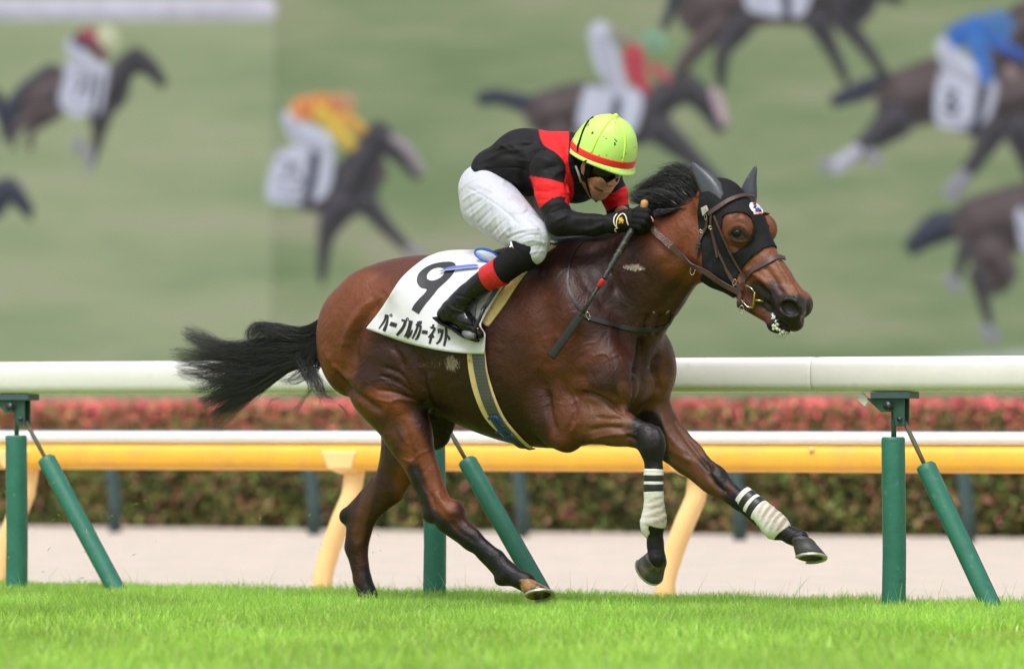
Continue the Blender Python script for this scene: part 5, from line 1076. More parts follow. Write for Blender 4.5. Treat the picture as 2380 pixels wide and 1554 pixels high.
rb('cheek_strap', Hh((915, 855), (955, 920), (990, 970), (1055, 1020)), [6, 9, 8, 8], .008)
rb('strap_end', Hh((845, 640), (855, 700), (866, 785)), [8, 7, 5], .010)
rb('noseband_strap', Hh((840, 480), (880, 570), (930, 690), (985, 800), (1060, 925)), [5, 5, 5, 5, 5])
rb('throat_lash', Hh((795, 490), (790, 560), (752, 620), (728, 690), (715, 790)), [6, 7, 8, 9, 8], .010)
rb('throat_keeper', Hh((716, 685), (748, 692)), [4, 4], .015); rb('throat_keeper', Hh((712, 705), (745, 712)), [4, 4], .015)
rb('chin_strap', Hh((1015, 1130), (1060, 1150), (1110, 1160)), [9, 8, 7]); rb('curb_keeper', Hh((1020, 1115), (1075, 1105)), [9, 8], .012)
# bit
def at(px, py, off): 
    r = drape(px, py, HB2, off); return r[0] if r else LW(px, py, .1)
g = [at(*Hh((x, y))[0], .014) for x, y in ((1055, 1000), (1090, 992), (1125, 1010), (1150, 1040))]
mb = MB(); mb.tube(g, .0026, seg=8); mb.build('bit_ring', STEEL, bri)
g = [at(*Hh((x, y))[0], .014) for x, y in ((1150, 1035), (1142, 1080), (1135, 1120), (1128, 1155))]
mb = MB(); mb.tube(g, [.0035, .0055, .0055, .0035], seg=10); g2 = [at(*Hh((1140, 1095))[0], .012), at(*Hh((1200, 1104))[0], .004)]; mb.tube(g2, [.007, .003], seg=10); mb.build('bit_mouthpiece', BRASS, bri)
g = [at(*Hh((x, y))[0], .014) for x, y in ((1130, 1155), (1090, 1142), (1055, 1110), (1035, 1078))]
mb = MB(); mb.tube(g, .0026, seg=8); mb.build('bit_ring', STEEL, bri)
steel_loop('curb_ring', None, 5, 9, at(*Hh((1036, 1165))[0], .012), .0016, parent=bri)
steel_loop('buckle', None, 4, 7, at(*Hh((995, 968))[0], .014), .0014, ang=.3, parent=bri); steel_loop('buckle', None, 5, 3, at(*Hh((822, 565))[0], .012), .0013, ang=.5, parent=bri); steel_loop('buckle', None, 5, 2.5, at(*Hh((752, 602))[0], .018), .0013, ang=.4, parent=bri)
TAGM = mk('silver_tag', srgb(200, 205, 210), .25, .6, metal=.4); OR = mk('orange_print', srgb(232, 150, 60), .5)
pt = [at(*p, .018) for p in Hh((758, 422), (796, 405), (810, 440), (772, 476))]; mb = MB(); mb.add([tuple(p) for p in pt] + [tuple(p + Vector((0, .003, 0))) for p in pt], [(0, 1, 2, 3), (7, 6, 5, 4), (0, 4, 5, 1), (1, 5, 6, 2), (2, 6, 7, 3), (3, 7, 4, 0)]); tg = mb.build('number_tag', TAGM, bri, smooth=False)
mb = MB(); 
for st in (((775, 428), (788, 422), (794, 436), (782, 443), (775, 428)), ((794, 430), (790, 462))): mb.tube([at(*p, .0205) for p in Hh(*st)], .0007, seg=5)
mb.build('tag_number', OR, tg)
steel_loop('tag_clip', None, 2.5, 6, at(*Hh((790, 486))[0], .015), .0011, parent=bri)
# emblem on the forehead: white disc, blue horse shape, red dot, orange bar
emb = []
E_ = [('emblem_disc', mk('white_print', (.75, .72, .76, 1), .6), [([tuple(p) for p in rsp(Hh((1090, 400), (1110, 384), (1140, 386), (1170, 410), (1190, 440), (1195, 462), (1150, 472), (1120, 462), (1098, 440), (1088, 415), (1090, 400)), 24)[:-1]], [])], .0065),
      ('emblem_horse', mk('blue_print', srgb(52, 62, 160), .6), [(Hh((1115, 420), (1128, 405), (1138, 405), (1160, 415), (1180, 440), (1190, 456), (1172, 458), (1160, 445), (1148, 460), (1128, 460), (1130, 440)), [])], .0075),
      ('emblem_sun', mk('red_print', srgb(214, 50, 70), .6), [(Hh((1108, 398), (1114, 390), (1122, 392), (1124, 400), (1116, 406)), [])], .0085),
      ('emblem_bar', mk('pale_orange_print', srgb(236, 168, 120), .6), [(Hh((1114, 468), (1206, 456), (1208, 468), (1120, 480)), [])], .0078)]
for nm, m_, pl, of in E_: flat_print(nm, pl, HB2, m_, hood, off=of, step=8)
# ---- reins
rein = empty('reins', tuple(LW(1560, 560, .14)), 'brown reins with rubber grip running from glove to bit', 'reins')
RUB = mk('rubber_grip', srgb(92, 66, 62), .6, .4, var=.5, vscale=300, bump=.0015, bscale=500, col2=srgb(170, 150, 146), cscale=260, cth=(.56, .62))
ribbon(Hh((352, 530), (430, 620), (530, 705)), [15, 15, 16], HB2, .016, .005, name='rein_grip', mat=RUB, parent=rein, n=20)
ribbon(Hh((530, 705), (620, 775), (700, 835), (800, 895), (900, 960), (1030, 1035)), [13, 13, 13, 13, 13, 14], HB2, .018, .004, name='rein_strap', mat=LEATHER, parent=rein, n=40, flat=6)
ribbon(Hh((1020, 1020), (1040, 1060), (1035, 1110)), [14, 12, 9], HB2, .016, .004, name='rein_strap', mat=LEATHER, parent=rein)
steel_loop('martingale_ring', None, 5.5, 12, at(*Hh((697, 860))[0], .014), .0018, ang=.15, parent=rein)
mb = MB(); q = [LW(1520, 510, -.10), LW(1620, 570, -.135), LW(1745, 690, -.06)]; mb.tube(rsp(q, 14), .006, seg=6, prof=[(1, .25), (0, .3), (-1, .25), (-1, -.25), (0, -.3), (1, -.25)]); mb.build('rein_strap', LEATHER, rein)
# ---- martingale
mar = empty('martingale', tuple(LW(1360, 740, .26)), 'dark leather neck strap crossing the chest and shoulder', 'strap')
E4 = lambda *p: Z('E', *p)
ribbon(E4((850, 925), (920, 960), (1050, 1000), (1200, 1040), (1350, 1068), (1500, 1080), (1640, 1075), (1720, 1045), (1765, 985), (1785, 930)), [9, 11, 12, 12, 12, 12, 12, 11, 9, 7], [hbvh], .003, .005, name='chest_strap', mat=BLKLEATHER, parent=mar, n=60)
ribbon(E4((1000, 118), (900, 150), (800, 240), (740, 350), (715, 450), (705, 560), (715, 660), (760, 780), (840, 890)), [5, 5, 5, 5, 5, 5, 5, 5, 5], [hbvh], .003, .004, name='neck_strap', mat=BLKLEATHER, parent=mar, n=60)
ribbon(E4((715, 650), (745, 730), (800, 820), (870, 900)), [4, 4, 4, 4], [hbvh], .006, .004, name='neck_strap', mat=BLKLEATHER, parent=mar, n=20)
steel_loop('strap_ring', None, 4, 9, drape(*E4((912, 945))[0], [hbvh], .01)[0], .0018, ang=-.3, parent=mar)
# ================================================================== THE JOCKEY
jk = empty('person', tuple(LW(1150, 560, .0)), 'jockey in black and red silks and lime green cap crouching over the horse', 'person')
Xi = np.array((c_, -s_, 0)); Zi = np.array((0, 0, 1.0)); Ci = np.array((s_, c_, 0))
def im(x, z, c): v = Xi * x + Zi * z + Ci * c; return v / np.linalg.norm(v)
hA = im(.27, .91, .29); hF = im(.706, -.397, .588); hF -= hA * np.dot(hA, hF); hF /= np.linalg.norm(hF); hL = np.cross(hA, hF); hL = hL if np.dot(hL, Ci) > 0 else -hL
HO = L(1400, 364, .03); HM = [hF, hL, hA]
def hd(f, l, a): return HO + (hF * f + hL * l + hA * a) * PX
def newf(x0, x1, y0, y1, w0, w1, h): 
    A = [L(x, y, w) for x in (x0, x1) for y in (y0, y1) for w in (w0, w1)]; return Field(np.min(A, 0), np.max(A, 0), h)
def FC(Fd, p, q, ra, rb, k=10, wr=1.0, wr2=None): Fd.cone(L(*p), L(*q), ra * PX, rb * PX, k * PX, wr, False, wr2)
def FE(Fd, p, r, k=10, ang=0): Fd.ell(L(*p), [x * PX for x in r], k * PX, ang)
def finish(Fd, name, mat, parent, strokes=None, brushes=None, base=(.5, .5, .5), noise=0):
    V, Q = Fd.nets()
    if strokes: V = sculpt(V, Q, strokes)
    W_ = l2w(V); Q = fixflip(W_, Q); C = None
    if brushes is not None: C = paint(w2p(W_), base, brushes)
    o = mesh(name, W_, Q, mat, parent, colors=C); return o, W_, Q
# ---- the body: head, neck, trunk, arms and legs as one surface
BF = newf(1000, 1560, 262, 800, -.36, .42, .0042)
for f, l, a, rf, rl, ra, k in ((-6, 0, -5, 56, 45, 60, 8), (12, 0, -46, 36, 36, 48, 14), (30, 24, -44, 14, 12, 13, 12), (30, -24, -44, 14, 12, 13, 12), (34, 0, -17, 14, 30, 8, 10), (33, 0, -66, 10, 15, 10, 8),
                               (-10, 45, -34, 9, 4.5, 17, 4), (-10, -45, -34, 9, 4.5, 17, 4), (21, 0, -86, 15, 16, 13, 12), (26, 18, -66, 10, 12, 16, 12), (26, -18, -66, 10, 12, 16, 12)):
    BF.ellR(hd(f, l, a), (rf * PX, rl * PX, ra * PX), HM, k * PX)
for sg in (1, -1): BF.cone(hd(-12, sg * 28, -52), hd(16, sg * 11, -84), 15 * PX, 12 * PX, 12 * PX)
BF.cone(hd(41, 0, -24), hd(52, 0, -46), 5.5 * PX, 7.5 * PX, 5 * PX); BF.cone(hd(43, 6, -49), hd(43, -6, -49), 5.5 * PX, 5.5 * PX, 4 * PX)
for a, r1 in ((-62.5, 4.4), (-70, 4.6)): BF.cone(hd(40.5, 8, a), hd(40.5, -8, a), r1 * PX, r1 * PX, 3 * PX)
BF.cone(hd(46, 12, -66), hd(46, -12, -66), 1.2 * PX, 1.2 * PX, 2 * PX, sub=True)
BF.cone(hd(-22, 0, -40), L(1330, 392, .0), 34 * PX, 40 * PX, 14 * PX)
FC(BF, (1310, 388, 0), (1215, 382, 0), 62, 58, 30, 1.25); FC(BF, (1215, 382, 0), (1150, 420, 0), 56, 52, 30, 1.3)
for sg in (1, -1):
    P = lambda x, y, w: (x, y, w) if sg > 0 else (x + 2 * w * s_ / PX, y, -w)
    FC(BF, P(1290, 390, .13), P(1278, 398, .18), 40, 34, 20)
FC(BF, (1277, 398, .19), (1298, 512, .26), 30, 24, 14); FC(BF, (1300, 516, .26), (1425, 520, .17), 23, 16, 10); FC(BF, (1425, 520, .17), (1490, 510, .13), 15, 15, 10)
FC(BF, (1404, 400, -.2), (1434, 490, -.24), 28, 22, 14); FC(BF, (1434, 492, -.24), (1500, 518, -.06), 20, 15, 10); FC(BF, (1500, 518, -.06), (1522, 508, -.03), 13, 13, 8)
FC(BF, (1135, 452, .12), (1230, 552, .26), 48, 36, 20); FC(BF, (1228, 572, .29), (1168, 627, .335), 24, 20, 8); FC(BF, (1168, 627, .335), (1078, 697, .34), 20, 16, 12); FC(BF, (1050, 722, .34), (1108, 768, .34), 16, 9, 10)
FC(BF, (1209, 470, -.12), (1365, 560, -.26), 44, 32, 20); FC(BF, (1365, 565, -.27), (1290, 650, -.33), 28, 22, 14); FC(BF, (1290, 650, -.33), (1240, 700, -.34), 22, 16, 12); FC(BF, (1240, 705, -.34), (1262, 760, -.34), 16, 9, 10)
SK = srgb(214, 154, 124); STUB = srgb(168, 128, 108)
skin = mk('sunlit_skin', rough=.5, spec=.4, attr='Col', var=.08, vscale=120, bump=.0006, bscale=700); skin.node_tree.nodes['Principled BSDF'].inputs['Subsurface Weight'].default_value = .12; skin.node_tree.nodes['Principled BSDF'].inputs['Subsurface Radius'].default_value = (.01, .004, .002)
ZB = lambda *p: Z('B', *p)
V_, Q_ = BF.nets(); del BF.D
V_ = sculpt(V_, Q_, [(ZB((480, 1230), (520, 1260), (580, 1300), (620, 1310)), 2.2, -1.6), (ZB((560, 1160), (600, 1215), (630, 1240)), 3, -1.4), (ZB((430, 1180), (470, 1250), (500, 1320)), 3, -1.0), (ZB((380, 1060), (430, 1110)), 6, 1.0)])
Wb = l2w(V_); Q_ = fixflip(Wb, Q_)
bC = paint(w2p(Wb), SK, [(ZB((380, 1290), (440, 1350), (520, 1350), (560, 1230), (620, 1230)), 8, 9, STUB, .8), (ZB((510, 1250), (560, 1290), (620, 1300)), 2.2, 2.5, srgb(150, 84, 80), .9), (ZB((500, 1240), (560, 1278), (618, 1290)), .5, 1, srgb(70, 36, 34), .9), (ZB((700, 1215),), 1.0, 1.5, srgb(60, 34, 30), .9), (ZB((400, 1060), (450, 1120)), 6, 8, srgb(206, 142, 112), .6)])
for i in range(40):
    px, py = ZB((RNG.uniform(330, 720), RNG.uniform(980, 1300)))[0]; d = np.linalg.norm(w2p(Wb) - (px, py), axis=1); bC[d < 1.2] *= .55
mesh('body', Wb, Q_, skin, jk, colors=bC)
# ---- jersey
def crumple(m, scale, dist, mp):                       # creases of thin cloth
    n = m.node_tree.nodes; l = m.node_tree.links; b0_ = [x for x in n if x.type == 'BUMP'][0]; tc = [x for x in n if x.type == 'TEX_COORD'][0]
    a = n.new('ShaderNodeMapping'); a.inputs['Scale'].default_value = mp; a.inputs['Rotation'].default_value = (0, .7, 0); t = n.new('ShaderNodeTexNoise'); t.noise_type = 'RIDGED_MULTIFRACTAL'; t.inputs['Scale'].default_value = scale; t.inputs['Detail'].default_value = 2.5; t.inputs['Distortion'].default_value = .8
    b = n.new('ShaderNodeBump'); b.inputs['Distance'].default_value = dist; l.new(tc.outputs['Object'], a.inputs[0]); l.new(a.outputs[0], t.inputs[0]); l.new(t.outputs['Fac'], b.inputs['Height']); l.new(b.outputs[0], b0_.inputs['Normal'])
JF = newf(1100, 1540, 280, 590, -.34, .36, .0042)
FC(JF, (1166, 400, 0), (1222, 376, 0), 56, 70, 24, 1.35, 1.3); FC(JF, (1222, 376, 0), (1312, 386, 0), 71, 80, 30, 1.3, 1.1); FE(JF, (1340, 400, .0), (50, 90, 70), 24)
FE(JF, (1160, 402, .0), (40, 88, 52), 30, 30)
FC(JF, (1300, 385, .10), (1276, 393, .18), 52, 42, 26); FC(JF, (1385, 388, -.10), (1400, 396, -.19), 50, 40, 26)
FC(JF, (1276, 394, .19), (1283, 455, .225), 41, 38, 16); FC(JF, (1283, 455, .225), (1300, 512, .26), 37.5, 31, 12); FC(JF, (1301, 518, .26), (1380, 523, .20), 31, 24, 10); FC(JF, (1380, 523, .20), (1428, 519, .17), 24, 20.5, 10)
FC(JF, (1402, 398, -.2), (1427, 452, -.225), 38, 31, 16); FC(JF, (1427, 452, -.225), (1438, 495, -.24), 31, 26, 10); FC(JF, (1438, 498, -.24), (1500, 516, -.07), 24, 17, 10)
FC(JF, (1335, 376, .0), (1356, 372, .0), 54, 42, 16)
JB = srgb(25, 24, 27); JR = srgb(226, 36, 40)
ZJ = lambda *p: Z('J', *p)
yoke = ZJ((672, 160), (850, 160), (850, 250), (845, 350), (852, 410), (876, 480), (880, 560), (852, 622), (830, 600), (838, 540), (826, 490), (833, 440), (834, 385), (812, 345), (770, 306), (720, 278), (702, 264), (684, 225))
slv = ZJ((620, 452), (635, 454), (700, 464), (760, 476), (822, 496), (850, 574), (800, 568), (750, 580), (715, 605), (678, 640), (655, 575)); slf = ZJ((1030, 574), (1070, 566), (1120, 548), (1180, 514), (1215, 500), (1225, 612), (1190, 616), (1130, 630), (1060, 664))
jst = [(ZJ((350, 410), (450, 402), (550, 402), (600, 430)), 2.2, -1.4), (ZJ((420, 300), (520, 250), (640, 240)), 7, 1.4), (ZJ((400, 340), (480, 320), (560, 330)), 8, -1.6), (ZJ((480, 270), (560, 300), (600, 360)), 7, 1.5), (ZJ((600, 350), (580, 450), (620, 560)), 9, -2.6), (ZJ((500, 450), (580, 520), (640, 620)), 9, 1.6), (ZJ((450, 500), (560, 580), (640, 630)), 6, -1.4),
       (ZJ((630, 330), (680, 300), (760, 300), (820, 350)), 4, -2.2), (ZJ((838, 400), (836, 460), (850, 580), (858, 640)), 4, -2.6), (ZJ((660, 370), (740, 360), (790, 400)), 9, 1.6), (ZJ((690, 420), (760, 400), (810, 440)), 5, -1.6), (ZJ((645, 500), (720, 500), (800, 530)), 6, 1.2), (ZJ((660, 540), (730, 545)), 4, -1.2), (ZJ((720, 640), (780, 610), (840, 620)), 5, 1.5), (ZJ((740, 680), (800, 650), (850, 650)), 4, -1.8), (ZJ((760, 720), (830, 690), (860, 680)), 4, 1.4),
       (ZJ((700, 270), (780, 330), (840, 340)), 4, 1.2), (ZJ((760, 200), (820, 260), (840, 330)), 6, -1.6), (ZJ((900, 500), (960, 530)), 6, 1), (ZJ((980, 700), (985, 790)), 2.2, -1.2), (ZJ((1060, 680), (1062, 785)), 2.2, -1.2), (ZJ((900, 740), (980, 745)), 8, -1), (ZJ((1060, 600), (1120, 590), (1190, 560)), 4, 1.0), (ZJ((845, 500), (860, 560)), 3, -1.4),
       (ZJ((430, 260), (520, 300), (600, 290)), 3.5, 1.0), (ZJ((380, 320), (470, 290), (540, 290)), 3.5, -1.0), (ZJ((520, 210), (600, 225), (650, 215)), 4, 1), (ZJ((370, 440), (460, 500), (540, 560)), 5, 1.1), (ZJ((480, 430), (530, 480), (560, 560)), 4, -1)]
jm = mk('racing_silk', rough=.66, spec=.22, attr='Col', var=.10, vscale=40, bump=.0007, bscale=300, sheen=0)
crumple(jm, 8, .022, (1, 1, 2.2))
finish(JF, 'jersey', jm, jk, [(a, b, c * 2.3) for a, b, c in jst], [(yoke, 0, 1.2, JR, 1, 1), (slv, 0, 1.2, JR, 1, 1), (slf, 0, 1.2, JR, 1, 1)], JB); del JF
crumple(CLOTH, 5, .012, (1, 1, 1))
# ---- breeches
PF = newf(1050, 1440, 350, 625, -.34, .36, .0042)
FE(PF, (1134, 440, .03), (56, 84, 64), 24, 20); FE(PF, (1121, 452, .10), (52, 46, 60), 20); FC(PF, (1137, 454, .12), (1228, 545, .26), 60, 46, 20); FC(PF, (1122, 482, .13), (1200, 545, .24), 50, 36, 16)
FE(PF, (1236, 556, .28), (43, 38, 44), 14, -40); FC(PF, (1236, 560, .285), (1240, 585, .29), 40, 30, 10)
FC(PF, (1209, 462, -.10), (1365, 556, -.26), 54, 40, 20); FE(PF, (1195, 450, -.08), (50, 46, 56), 20); FE(PF, (1372, 558, -.27), (38, 36, 40), 14)
pst = [(ZJ((250, 520), (330, 560), (450, 640), (560, 740)), 2.2, -1.2), (ZJ((215, 600), (270, 560), (330, 540)), 3, 1.4), (ZJ((235, 660), (300, 610), (350, 580)), 3, -1.4), (ZJ((260, 700), (330, 640), (380, 600)), 3, 1.4), (ZJ((300, 740), (350, 690), (400, 640)), 3, -1.5), (ZJ((340, 770), (390, 720), (440, 670)), 3, 1.4), (ZJ((380, 800), (430, 750), (480, 700)), 2.8, -1.4),
       (ZJ((430, 820), (470, 780), (520, 740)), 2.8, 1.6), (ZJ((480, 830), (520, 800), (600, 780)), 3, -2.0), (ZJ((500, 800), (580, 770), (680, 760)), 3, 1.5), (ZJ((540, 830), (610, 800), (690, 800)), 3, -1.7), (ZJ((560, 850), (640, 830), (720, 850)), 3, 1.5), (ZJ((590, 880), (660, 860), (725, 870)), 2.6, -1.5), (ZJ((610, 910), (670, 895), (710, 895)), 2.4, 1.2),
       (ZJ((225, 470), (250, 440), (330, 400)), 3, -1.3), (ZJ((210, 540), (240, 500), (330, 450)), 3, 1.2), (ZJ((260, 430), (320, 430), (400, 510)), 4, -1.2), (ZJ((450, 560), (520, 600), (600, 680)), 6, 1.0), (ZJ((600, 700), (660, 740), (700, 770)), 3, -1.2), (ZJ((300, 500), (380, 530), (420, 560)), 4, 1), (ZJ((480, 660), (520, 700), (500, 740)), 4, -1.2), (ZJ((690, 790), (690, 860), (650, 920)), 2, -1)]
pm = mk('white_breeches_cloth', (.70, .71, .75, 1), .6, .35, var=.02, vscale=30, bump=.0008, bscale=240, sheen=.1, attr='Col')
PB = (.52, .54, .61)
crumple(pm, 15, .016, (1, 1, .55))
finish(PF, 'breeches', pm, jk, [(a, b, c * 1.35) for a, b, c in pst], [([(1195, 585), (1240, 604)], 4, 8, (.42, .46, .38), .6), ([(1262, 553)], .6, 1, (.2, .18, .15), 1), ([(1244, 547)], .5, 1, (.2, .18, .15), 1)] + [([(RNG.uniform(1140, 1262), RNG.uniform(470, 590))], .4, 1.0, (.26, .24, .2), .9) for _ in range(16)], PB); del PF
# ---- leg sleeve, red cuff and patent boot, near and far
FAB = mk('black_stretch_fabric', srgb(19, 18, 22), .75, .2, var=.15, vscale=80, bump=.0006, bscale=600); CUFF = mk('red_boot_cuff', srgb(196, 30, 38), .33, .5, var=.12, vscale=60, bump=.0004, bscale=200, col2=srgb(214, 90, 84), cscale=160, cth=(.62, .68))
PAT = mk('black_patent_leather', srgb(17, 17, 20), .22, .35, coat=.12, bump=.0015, bscale=22, col2=srgb(84, 76, 64), cscale=120, cth=(.66, .72))
def legset(dx, sg):
    q = lambda x, y, w: (x + dx, y, w * sg)
    h_ = .004 if sg > 0 else .007
    A = newf(1120 + dx, 1280 + dx, 540, 660, *(sorted((.22 * sg, .41 * sg))), h_); A.cone(L(*q(1226, 582, .295)), L(*q(1162, 632, .335)), 36 * PX, 31.5 * PX, 8 * PX); A.cone(L(*q(1216, 560, .30)), L(*q(1222, 600, .30)), 24 * PX, 26 * PX, 14 * PX)
    o, _, _ = finish(A, 'leg_sleeve', FAB, jk, [(ZJ((500, 850), (560, 900), (600, 960)), 2, -.8), (ZJ((540, 840), (600, 880), (630, 900)), 2, -.8)] if sg > 0 else None)
    a, b = L(*q(1166, 630, .335)), L(*q(1131, 648, .335)); mb = MB(); d = b - a
    mb.tube([Vector(l2w(a + d * f)[0]) for f in (-.02, 0, .06, .5, .94, 1, 1.02)], [31 * PX, 33.6 * PX, 34 * PX, 32 * PX, 30.5 * PX, 30 * PX, 28 * PX], seg=36); mb.build('boot_cuff', CUFF, jk, auto=60)
    B = newf(1000 + dx, 1160 + dx, 620, 810, *(sorted((.25 * sg, .42 * sg))), h_)
    c = lambda p, r, p2, r2, k=8, wr=1.0: B.cone(L(*q(*p)), L(*q(*p2)), r * PX, r2 * PX, k * PX, wr)
    c((1135, 647, .335), 28.5, (1085, 688, .335), 25); c((1085, 688, .335), 25, (1066, 706, .335), 25, 10); c((1070, 705, .338), 27, (1052, 725, .34), 24, 10, .9); c((1046, 722, .34), 24, (1086, 750, .34), 21.5, 10, .85); c((1086, 750, .34), 21, (1114, 777, .335), 11, 8, 1.0); c((1030, 730, .34), 15, (1038, 738, .34), 15, 8)
    bs = [(ZJ((160, 1150), (230, 1165), (300, 1190)), 2.4, -2), (ZJ((110, 1200), (170, 1240), (220, 1250), (240, 1220)), 3.5, 1.8), (ZJ((100, 1250), (160, 1300), (240, 1330), (320, 1350)), 2, -1.4), (ZJ((180, 1180), (220, 1220), (260, 1210)), 3, -1.8), (ZJ((130, 1290), (170, 1240), (250, 1270)), 2.4, 1.4), (ZJ((240, 1250), (280, 1300), (300, 1340)), 3.5, -1.4), (ZJ((200, 1100), (260, 1060), (330, 1030)), 5, 1)]
    finish(B, 'boot', PAT, jk, bs if sg > 0 else None)
    mb = MB(); s1 = [LW(*q(*p)) for p in ((1014, 738, .34), (1030, 752, .34), (1055, 764, .34), (1082, 782, .338), (1110, 792, .335))]; mb.tube(rsp([(p.x, p.y, p.z) for p in s1], 14), 13 * PX, seg=14, up=(0, 0, 1), prof=[(.24 * math.sin(2 * math.pi * k / 14), 1.35 * math.cos(2 * math.pi * k / 14)) for k in range(14)])
    mb.build('boot_sole', FAB, jk)
legset(0, 1); legset(int(.68 * s_ / PX), -1)
# ---- gloves with five bent fingers each
GL = mk('black_glove_leather', srgb(22, 22, 25), .75, .2, var=.15, vscale=60, bump=.0008, bscale=300)
def hand(dx, dy, dw, sg, name):
    G_ = newf(1415 + dx, 1535 + dx, 465 + dy, 560 + dy, dw - .02 if sg < 0 else .02, .24 if sg > 0 else dw + .2, .003)
    q = lambda x, y, w: (x + dx, y + dy, (w if sg > 0 else dw + (.18 - w) * .8))
    FC(G_, q(1424, 519, .17), q(1452, 514, .15), 23.5, 24, 8, .85); FC(G_, q(1456, 512, .145), q(1482, 507, .135), 24, 24, 10, .62)
    for p in (((1480, 491, .15), (1504, 492, .150), (1513, 506, .12), (1502, 514, .095)), ((1478, 502, .16), (1503, 505, .168), (1511, 518, .13), (1498, 524, .10)), ((1474, 513, .16), (1497, 517, .170), (1504, 529, .13), (1490, 534, .10)), ((1469, 523, .155), (1488, 527, .165), (1494, 537, .13), (1481, 541, .10))):
        for a, b, r1, r2 in zip(p[:-1], p[1:], (9.5, 8.8, 8), (8.8, 8, 7)): FC(G_, q(*a), q(*b), r1, r2, 2.5)
    for a, b, r1, r2 in (((1466, 497, .12), (1488, 487, .095), 10, 9), ((1488, 487, .095), (1508, 492, .085), 9, 7.5)): FC(G_, q(*a), q(*b), r1, r2, 3)
    return finish(G_, name, GL, jk, [(Z('C', (980, 560), (1050, 510), (1180, 500)), 2, -.9), (Z('C', (1000, 440), (1080, 450), (1160, 440)), 2, .8)] if sg > 0 else None)
hand(0, 0, 0, 1, 'glove'); hand(26, -4, -.10, -1, 'glove')
mb = MB(); p0, p1 = LW(1508, 503, .145), LW(1516, 513, .135); mb.tube([p0, p0.lerp(p1, .5), p1, p1 + (p1 - p0) * .25], [.0075, .009, .008, .004], seg=12); mb.build('bare_fingertip', mk('finger_skin', srgb(216, 160, 136), .5), jk)
jb = [BVHTree.FromPolygons([tuple(v.co) for v in o.data.vertices], [tuple(p.vertices) for p in o.data.polygons]) for o in jk.children if o.name.split('.')[0] in ('glove', 'jersey')]
PIPE = mk('cream_piping', srgb(236, 226, 190), .5); GOLD = mk('gold_emblem', srgb(214, 170, 56), .35, .5, metal=.4)
for st in (((565, 505), (525, 540), (495, 600), (500, 690), (545, 755), (575, 770)), ((545, 760), (548, 660), (570, 580), (640, 500), (690, 488), (730, 530), (755, 680), (780, 712)), ((560, 770), (515, 790), (545, 840))):
    ribbon(Z('C', *st), [2.4, 2.4, 2.2], jb, .0015, .0015, name='glove_piping', mat=PIPE, parent=jk)
flat_print('glove_emblem', [(Z('C', (590, 610), (610, 590), (600, 575), (640, 578), (660, 565), (662, 590), (690, 615), (695, 650), (680, 640), (675, 660), (690, 670), (660, 690), (655, 665), (635, 650), (625, 680), (590, 685), (600, 650), (620, 635), (600, 630)), [])], jb, GOLD, jk, off=.003, step=9)
# ---- face things: wraparound glasses, strap, collar
LENS = mk('dark_lens', (.006, .005, .006, 1), .22, .3); CHS = mk('helmet_black_foam', srgb(18, 18, 20), .8, .2)
V = []; n = 24
for j, (a, f) in enumerate(((-12, 1.0), (-18, 1.04), (-30, 1.07), (-40, 1.03), (-48, .95))):
    for k in range(n + 1):
        th = math.radians(-88 + 176 * k / n); aa = a + (18 * (j - 2) / 2 * math.exp(-((th) / .24) ** 2) if j >= 3 else 0) + (0 if j < 2 else 7 * (abs(th) / 1.53) ** 2)
        V.append(hd(-6 + 60 * f * math.cos(th), 45 * f * math.sin(th), aa))
Fc = [(j * (n + 1) + k, j * (n + 1) + k + 1, (j + 1) * (n + 1) + k + 1, (j + 1) * (n + 1) + k) for j in range(4) for k in range(n)]
o = mesh('goggles', l2w(np.array(V)), Fc, LENS, jk); sm = o.modifiers.new('thickness', 'SOLIDIFY'); sm.thickness = .003
for sg in (1, -1):
    mb = MB(); q = [hd(4, 47 * sg, -8), hd(4, 47 * sg, -30), hd(8, 42 * sg, -56), hd(16, 26 * sg, -84), hd(20, 0, -101)]; mb.tube([Vector(l2w(p)[0]) for p in rsp(q, 16)], 5.5 * PX, seg=8, up=(0, 1, 0), prof=[(math.cos(t), .5 * math.sin(t)) for t in np.linspace(0, 2 * math.pi, 8, endpoint=False)]); mb.build('chin_strap', CHS, jk)
    mb = MB(); q = [hd(-22, 46 * sg, -8), hd(-16, 48 * sg, -34), hd(-2, 46 * sg, -52), hd(8, 42 * sg, -58)]; mb.tube([Vector(l2w(p)[0]) for p in rsp(q, 12)], 4 * PX, seg=8); mb.build('chin_strap', CHS, jk)
mb = MB(); mb.tube([Vector(l2w(p)[0]) for p in rsp([hd(8, 47, -12), hd(10, 47, -30), hd(10, 45, -44)], 6)], [9 * PX] * 6, seg=10); mb.build('ear_guard', CHS, jk)
mb = MB(); q = [LW(1338, 385, .13), LW(1345, 405, .125), LW(1350, 425, .115)]; mb.tube(q, [2.5 * PX, 3 * PX, 2 * PX], seg=8); mb.build('shirt_collar', mk('pale_collar', srgb(160, 156, 154), .7), jk)
